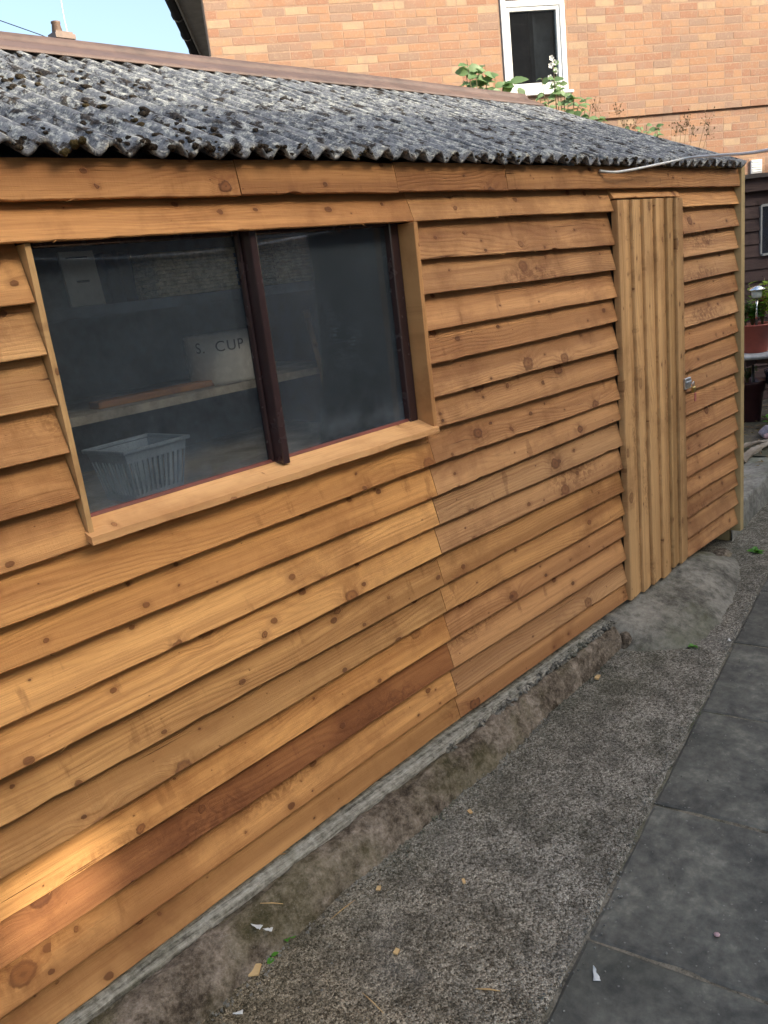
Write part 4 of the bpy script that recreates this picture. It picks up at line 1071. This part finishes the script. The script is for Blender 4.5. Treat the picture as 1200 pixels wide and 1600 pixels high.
bramble('bramble', 'bramble with white blossom in front of the house window', 'plant',
        [(3.91, 2.93, 4, .6), (3.94, 2.87, 5, .6), (3.88, 2.84, 4, .6), (3.90, 2.80, 6, .7), (3.95, 2.76, 6, .7), (3.86, 2.70, 6, .7), (3.92, 2.70, 6, .7), (3.98, 2.68, 7, .75), (4.05, 2.66, 7, .75), (4.09, 2.70, 6, .7), (4.12, 2.62, 7, .75), (4.18, 2.60, 6, .75), (4.18, 2.66, 5, .6), (4.24, 2.55, 6, .75), (4.28, 2.51, 5, .7), (3.80, 2.66, 5, .7)], 6.3, 4, LF, .10, 4.0, 'brambles behind the shed roof', [(3.90, 2.94), (3.92, 2.91), (3.89, 2.89), (3.93, 2.85), (3.91, 2.77), (3.95, 2.79), (3.88, 2.81)])
bramble('bramble', 'low green sprig just over the far end of the shed roof', 'plant', [(4.66, 2.42, 6, .6), (4.72, 2.44, 6, .6), (4.80, 2.42, 6, .6), (4.84, 2.37, 5, .6), (4.60, 2.45, 5, .5), (4.75, 2.38, 6, .6)], 6.3, 5, LF, .085, 4.75, 'brambles behind the shed roof')
dryw = thing('dry_weed', 'brown dry seed heads beyond the far end of the shed roof', 'plant', tuple(HP(4.9, 6.35, 1.2)))
rg = random.Random(15); base = Vector(dryw.location)
for (s, z) in ((4.55, 2.50), (4.62, 2.47), (4.95, 2.40), (5.02, 2.42), (5.08, 2.38), (5.17, 2.44), (5.12, 2.46), (5.20, 2.36), (4.40, 2.56), (4.30, 2.62)):
    tip = HP(s, 6.3 + rg.uniform(-.1, .1), z); pts = [base, base.lerp(tip, .5) + Vector((0, 0, .06)), tip]; b = MB(); b.tube([p - base for p in pts], [.003, .0025, .0012], 5); b.build('stem', M['leaf_dry'], dryw)
    b = MB()
    for i in range(16):
        c = tip - base + Vector((rg.gauss(0, .025), rg.gauss(0, .025), rg.gauss(-.01, .03))); r = rg.uniform(.003, .007)
        b.tube([c - Vector((0, 0, r)), c, c + Vector((0, 0, r))], [r * .5, r, r * .4], 5)
        b.tube([tip - base - Vector((0, 0, .05)), c], .0008, 3)
    b.build('seed_head', M['leaf_dry'], dryw)

# ================================================================== cable sagging from the eave
def catmull(P, n=10):
    out = []; P = [Vector(p) for p in P]; Q = [P[0] * 2 - P[1]] + P + [P[-1] * 2 - P[-2]]
    for i in range(1, len(Q) - 2):
        for j in range(n):
            t = j / n; a, b_, c, d = Q[i-1], Q[i], Q[i+1], Q[i+2]
            out.append(.5 * ((2 * b_) + (c - a) * t + (2*a - 5*b_ + 4*c - d) * t*t + (3*b_ - a - 3*c + d) * t**3))
    return out + [P[-1]]
# the cable leaves the eave, runs along the roof edge and on across the yard to the right
cpts = [(3.05, -.006, 1.824), (3.11, -.034, 1.815), (3.20, -.05, 1.820), (3.33, -.052, 1.832), (3.50, -.07, 1.849), (3.57, -.137, 1.857), (3.30, -.36, 1.822), (2.68, -.76, 1.755), (2.0, -1.25, 1.72), (1.4, -2.0, 1.85), (1.0, -3.2, 2.3), (.8, -4.6, 3.0)]
b = MB(); b.tube(catmull(cpts), .0050, 8)
tag(b.build('cable', M['cable'], smooth=True), 'pale grey cable sagging from the shed eave across to the right', 'cable')

# ================================================================== small litter on the concrete
def chip(label, loc, dims, rz, mat, name='wood_chip', cat='wood chip', group='wood chips on the concrete'):
    rg = random.Random(int(loc[0] * 1000)); b = MB(); b.box(-dims[0], dims[0], -dims[1], dims[1], 0, dims[2])
    b.v = [(x + rg.uniform(-.15, .15) * dims[0], y + rg.uniform(-.15, .15) * dims[1], z + rg.uniform(0, .5) * dims[2]) for x, y, z in b.v]
    o = b.build(name, M[mat]); o.location = loc; o.rotation_euler = (rg.uniform(-.12, .12), rg.uniform(-.12, .12), rz); return tag(o, label, cat, group)
G = GZ + .008
chip('square pale wood chip beside the kerb at the bottom', (.862, -.172, G), (.017, .013, .005), .7, 'chip')
chip('small pale wood chip on the concrete left of the slabs, lower one', (1.126, -.422, G), (.008, .006, .004), .3, 'chip')
chip('small pale wood chip halfway along the concrete strip', (1.424, -.406, G), (.008, .004, .004), .9, 'chip')
chip('pale wood chip close to the kerb halfway along', (1.678, -.231, G), (.009, .006, .004), 1.2, 'chip')
chip('pale wood chip lying near the far end of the kerb', (2.652, -.128, G), (.015, .009, .005), .2, 'chip')
chip('tiny pale chip against the kerb near the square one', (1.261, -.228, G), (.007, .006, .004), .5, 'chip')
def splinter(label, a, c, r=.0018):
    b = MB(); A, Cc = Vector(a), Vector(c); b.tube([A, A.lerp(Cc, .5) + Vector((0, 0, .002)), Cc], [r * .5, r, r * .4], 5); tag(b.build('splinter', M['chip'], smooth=True), label, 'splinter', 'splinters on the concrete')
splinter('long thin wood splinter standing out on the concrete at the bottom', (.985, -.44, G), (.975, -.52, G))
splinter('short wood splinter on the concrete near the slab edge', (1.16, -.65, G), (1.19, -.70, G), .0028)
splinter('thin straw splinter against the kerb by the weeds', (1.10, -.200, G), (1.19, -.205, G + .002))
splinter('pale straw on the kerb top near the bottom', (.95, -.11, -.008), (1.0, -.14, -.03))
def scrap(label, loc, s, rz, seed, curl=.5):
    rg = random.Random(seed); b = MB(); n = 7
    b.grid(n, 4, lambda u, v: ((u - .5) * 2 * s + .35 * s * N3(v * 3, u * 2, seed), (v - .5) * s * 1.1 * (1 - u) ** .7 + .35 * s * u * u + .2 * s * N3(u * 4, v * 3, seed + 5), .002 + curl * s * .5 * (u ** 3) + .2 * s * abs(N3(u * 3, v * 3, seed))))
    o = b.build('white_scrap', M['litter'], smooth=True); sm = o.modifiers.new('t', 'SOLIDIFY'); sm.thickness = .0008; o.location = loc; o.rotation_euler = (0, 0, rz); tag(o, label, 'scrap', 'white scraps on the ground')
scrap('curled white scrap lying on the near paving slab', (1.366, -.855, GZ + .005), .016, .6, 1, 1.6)
scrap('small white scrap on the concrete at the bottom edge', (.759, -.239, G), .012, 2.4, 2)
scrap('white curled feather on the kerb beside the weeds', (.915, -.132, -.045), .014, 1.9, 3, 1.2)
scrap('thin white flake by the weeds at the kerb foot', (.935, -.150, -.060), .012, 2.2, 4, 1.0)
scrap('tiny white fleck on the far slab by the ramp', (3.232, -.428, GZ + .005), .013, .3, 5)
b = MB(); b.lathe([(0, 0), (.007, .001), (.008, .003), (.005, .005), (0, .0055)], 7); o = b.build('reddish_pebble', M['pebblepink'], smooth=True); o.location = (1.651, -1.026, GZ + .003); tag(o, 'small pinkish pebble on the near paving slab', 'pebble')
def weed(label, loc, n, size, seed, mat='weed'):
    rg = random.Random(seed); t = thing('weed', label, 'weed', loc, 'weeds at the foot of the shed'); me = leaf_mesh('leaf', 1, .42, mat, .2, .35)
    for i in range(n):
        a = i * 6.28 / n + rg.uniform(-.4, .4); place_leaf(t, me, Vector(loc) + Vector((rg.uniform(-.3, .3) * size, rg.uniform(-.3, .3) * size, .004)), (math.cos(a), math.sin(a), rg.uniform(.2, .9)), size * rg.uniform(.7, 1.1), rg.uniform(-.4, .4))
weed('two leaf green weed at the kerb foot near the bottom, left one', (.915, -.172, G - .004), 2, .022, 1)
weed('upright green weed at the kerb foot near the bottom, right one', (.985, -.158, G - .004), 3, .022, 2)
weed('mossy green tuft at the left foot of the ramp', (2.985, -.165, G - .006), 16, .022, 3)
weed('small green weed in the crack at the front of the ramp', (3.10, -.325, G - .006), 10, .022, 4)
weed('pale green weed on the path beyond the ramp', (4.32, -.135, G - .006), 9, .040, 5)
def crumbs(name, label, spots, mat, seed):
    rg = random.Random(seed); b = MB()
    bx = [Vector(p) for p in ((-1,-1,-1),(1,-1,-1),(1,1,-1),(-1,1,-1),(-1,-1,1),(1,-1,1),(1,1,1),(-1,1,1))]
    for (x, y, z, r) in spots:
        m = Matrix.Rotation(rg.uniform(0, 6.28), 3, Vector((rg.uniform(-1, 1), rg.uniform(-1, 1), 1)).normalized())
        b.add([Vector((x, y, z)) + m @ Vector((p.x * r * rg.uniform(.5, 1.1), p.y * r * rg.uniform(.5, 1.1), p.z * r * rg.uniform(.3, .7))) for p in bx], ((0,3,2,1),(4,5,6,7),(0,1,5,4),(1,2,6,5),(2,3,7,6),(3,0,4,7)))
    tag(b.build(name, M[mat]), label, 'crumbs', kind='stuff')
rg = random.Random(51); sp_ = []
for i in range(420):
    x = rg.uniform(.3, 2.95); sp_.append((x, interp(ko, x) - abs(rg.gauss(0, .022)) + .008, GZ + .007, rg.uniform(.0012, .005)))
for i in range(260):
    x = 1.7 + 1.28 * rg.random() ** .7; sp_.append((x, interp(ko, x) * .27 * rg.uniform(.3, 1.5) - .008, -.020 - .008 * rg.random(), rg.uniform(.002, .008)))
crumbs('concrete_crumbs', 'crumbled concrete bits along the kerb and its ledge', sp_, 'ramp', 5)
sp_ = []
for i in range(650):
    x = rg.uniform(.6, 4.2); sp_.append((x, edge_y(x) + rg.gauss(.012, .022), GZ + .006, rg.uniform(.0008, .0032)))
for i in range(500):
    x = rg.uniform(.6, 4.0); y = rg.uniform(edge_y(x) - .5, interp(ko, x)); sp_.append((x, y, GZ + .0065, rg.uniform(.0007, .0026)))
crumbs('grit', 'loose grit scattered over the path and slab edges', sp_, 'terrace', 6)
# dark broken stones at either end of the ramp
def stone(label, loc, s, seed, mat, name='stone', group=None, sub=0):
    rg = random.Random(seed); vs = [Vector((p.x * s[0], p.y * s[1], p.z * s[2])) * (1 + .45 * N3(p.x * 1.6 + seed, p.y * 1.6, p.z * 1.6) + .22 * N3(p.x * 4 + seed, p.y * 4, p.z * 4)) for p in IV]
    b = MB(); b.add(vs, IF); o = b.build(name, M[mat], smooth=True); o.location = loc; return tag(o, label, 'stone', group)
stone('dark grey stone filling the gap between kerb and ramp', (2.985, -.085, -.115), (.05, .05, .045), 4, 'kerb')
stone('dark rubble stone under the shed corner', (4.16, -.005, -.125), (.11, .05, .035), 6, 'kerb')
pb = stone('rounded mauve stone with a pink end on the soil at the right', (6.33, .50, .085), (.085, .075, .055), 9, 'pebble')
b = MB(); b.add([Vector((p.x * .05, p.y * .045, p.z * .028)) * (1 + .2 * N3(p.x * 2, p.y * 2, p.z)) for p in IV], IF); o = b.build('pink_patch', M['pebblepink'], pb, True); o.location = (-.058, -.018, -.018)
def rough_log(pts, rad, seed):
    b = MB(); P = catmull(pts, 8); n = len(P); rr = [lerp(rad[0], rad[1], i / (n - 1)) for i in range(n)]
    b.tube(P, rr, 14)
    ax = Vector(pts[-1]) - Vector(pts[0]); ax.normalize(); out = []
    for v in b.v:
        v = Vector(v); k = .5 * N3(v.x * 9 + seed, v.y * 60, v.z * 60) + .5 * N3(v.x * 30 + seed, v.y * 90, v.z * 90)
        out.append(v + Vector((0, .4, .9)) * k * rad[0] * 1.1)
    b.v = [tuple(v) for v in out]; return b
tag(rough_log([(5.50, .40, .058), (5.7, .43, .060), (5.95, .42, .062), (6.1, .40, .058)], (.027, .016), 3).build('driftwood_log', M['driftwood']), 'split grey log lying on the terrace behind the shed corner', 'log')
tag(rough_log([(5.6, .50, .06), (5.85, .50, .09), (6.22, .39, .056)], (.018, .009), 8).build('driftwood_branch', M['driftwood']), 'pale grey branch lying across the split log', 'branch')
# twigs and dead leaves on the soil
lt = MB(); rg = random.Random(19)
for i in range(700):
    x, y = rg.uniform(5.0, 8.2), rg.uniform(.2, 1.8); 
    if y < ter_edge(x) + .03: continue
    z = .045 + (.025 if x > 5.8 and y > .4 else 0); a = rg.uniform(0, 6.28); L = rg.uniform(.008, .035); w = rg.uniform(.002, .009); d = Vector((math.cos(a), math.sin(a), rg.uniform(-.15, .25))); s = Vector((-math.sin(a), math.cos(a), 0))
    c = Vector((x, y, z)); lt.add([c - d * L - s * w, c - d * L * .2 + s * w, c + d * L, c + d * L * .2 - s * w * .6 + Vector((0, 0, .004))], [(0, 3, 2, 1)])
tag(lt.build('leaf_litter', M['leaf_dry']), 'dry brown leaf litter and twigs on the terrace soil', 'leaf litter', kind='stuff')

# ================================================================== far roofs, chimney and wires on the skyline
fh = thing('far_house', 'distant house with chimney stack just above the shed ridge', 'house', (17.6, 31.0, -.16))
b = MB(); b.box(-5, 4, -3, 3, 0, 7.5); b.build('wall', M['render'], fh)
b = MB(); b.add([(-5.3, -3.4, 7.4), (4.3, -3.4, 7.4), (4.3, 3.4, 7.4), (-5.3, 3.4, 7.4), (-5.3, 0, 10.6), (4.3, 0, 10.6)], [(0, 1, 5, 4), (2, 3, 4, 5), (0, 4, 3), (1, 2, 5), (3, 2, 1, 0)]); froof = b.build('roof', M['roofslate'], fh)
b = MB(); b.box(-.95, -.30, -1.95, -1.30, 8.4, 11.60); b.box(-1.01, -.24, -2.01, -1.24, 11.36, 11.52); b.build('chimney', M['ridge'], froof)
b = MB(); b.lathe([(.16, 0), (.19, .05), (.15, .3), (.17, .33), (.17, .38), (.11, .38)], 14, (-.72, -1.62, 11.60)); b.build('chimney_pot', M['ridge'], froof, True)
b = MB(); b.tube([(-.30, -1.6, 11.0), (-.28, -1.5, 12.2), (-.20, -1.5, 15.0)], .018, 6); b.build('aerial_mast', M['cable'], froof)
b = MB(); b.tube([(12.0, 26.4, 10.75), (12.96, 25.49, 10.363), (13.7, 24.55, 9.80), (14.6, 23.4, 9.0)], .014, 5)
tag(b.build('overhead_wire', M['black']), 'thin overhead wire crossing the sky at the upper left', 'wire')

# ================================================================== the house across the yard, whose roof shades the shed
A_ = Vector((.93, .30, 2.01)); B_ = Vector((3.97, .70, 2.18)); RH = 7.6
A2 = A_ + S * ((RH - A_.z) / S.z); B2 = B_ + S * ((RH - B_.z) / S.z)
ud = (B2 - A2); ud.z = 0; ud.normalize(); vd = Vector((-ud.y, ud.x, 0))
cen = (A2 + B2) / 2
yh = thing('yard_house', 'rendered house across the yard behind the viewer, shading the shed', 'house', (cen.x, cen.y, -.16))
YM = Matrix(((ud.x, vd.x, 0, 0), (ud.y, vd.y, 0, 0), (0, 0, 1, 0), (0, 0, 0, 1)))
def yput(b, name, mat, parent=None):
    me = b.mesh(name, mat); o = put(name, me, parent or yh); 
    if parent is None: o.matrix_local = YM
    return o
TP_ = Vector((.50, 0.0, .27))                                   # where the sliver of sun lands on the boards
def yl(p): q = p - cen; return (q.dot(ud), q.dot(vd), p.z + .16)
def cross_v(vv):
    t = (vv - (TP_ - cen).dot(vd)) / S.dot(vd); return yl(TP_ + S * t)
fw = cross_v(3.0)                                               # crossing of the front wall
lo, hi = -4.0, 0.0
for _ in range(50):
    m_ = (lo + hi) / 2; c_ = cross_v(m_); zr = RH + .16 + m_ * (RH + .16 - 4.75) / 3.35
    if c_[2] < zr: hi = m_
    else: lo = m_
rw = cross_v((lo + hi) / 2); rv = rw[1]
zroof = lambda v: RH + .16 - abs(v) * (RH + .16 - 4.75) / 3.35
b = MB(); ox, oz = .32, .42  # half-size of an opening added in the front wall to pass the sun sliver
b.box(-9, -8.9, -3.0, 3.0, 0, 4.9); b.box(8.9, 9, -3, 3, 0, 4.9); b.box(-8.899, 8.899, -3, -2.9, 0, 4.9)
b.box(-8.899, fw[0] - ox, 2.9, 3.0, 0, 4.9); b.box(fw[0] + ox, 8.899, 2.9, 3.0, 0, 4.9); b.box(fw[0] - ox + .001, fw[0] + ox - .001, 2.9, 3.0, 0, fw[2] - oz); b.box(fw[0] - ox + .001, fw[0] + ox - .001, 2.9, 3.0, fw[2] + oz, 4.9)
b.add([(-9, -3, 4.9), (-9, 3, 4.9), (-9, 0, RH - .1)], [(0, 1, 2)]); b.add([(9, -3, 4.9), (9, 3, 4.9), (9, 0, RH - .1)], [(0, 2, 1)]); yput(b, 'wall', M['render'])
b = MB()
def rq(u0, u1, v0, v1): b.add([(u0, v0, zroof(v0)), (u1, v0, zroof(v0)), (u1, v1, zroof(v1)), (u0, v1, zroof(v1))], [(0, 1, 2, 3)])
rq(-9.2, 9.2, 0, 3.35)
h1, h2 = .055, .11  # small slot added in the rear slope, letting in that sliver of sun
rq(-9.2, rw[0] - h2, -3.35, 0); rq(rw[0] + h2, 9.2, -3.35, 0); rq(rw[0] - h2, rw[0] + h2, -3.35, rv - h1); rq(rw[0] - h2, rw[0] + h2, rv + h1, 0)
o = yput(b, 'roof', M['roofslate'])
for (x, z) in ((-6, 3.2), (-1, 3.2), (5.5, 3.2)):
    b = MB(); b.box(x - .6, x + .6, 2.98, 3.04, z, z + 1.2); f = yput(b, 'window', M['frame']); bevel(f, .01)
    b = MB(); b.box(x - .52, x + .52, 3.03, 3.045, z + .08, z + 1.12); yput(b, 'pane', M['navy'], f)
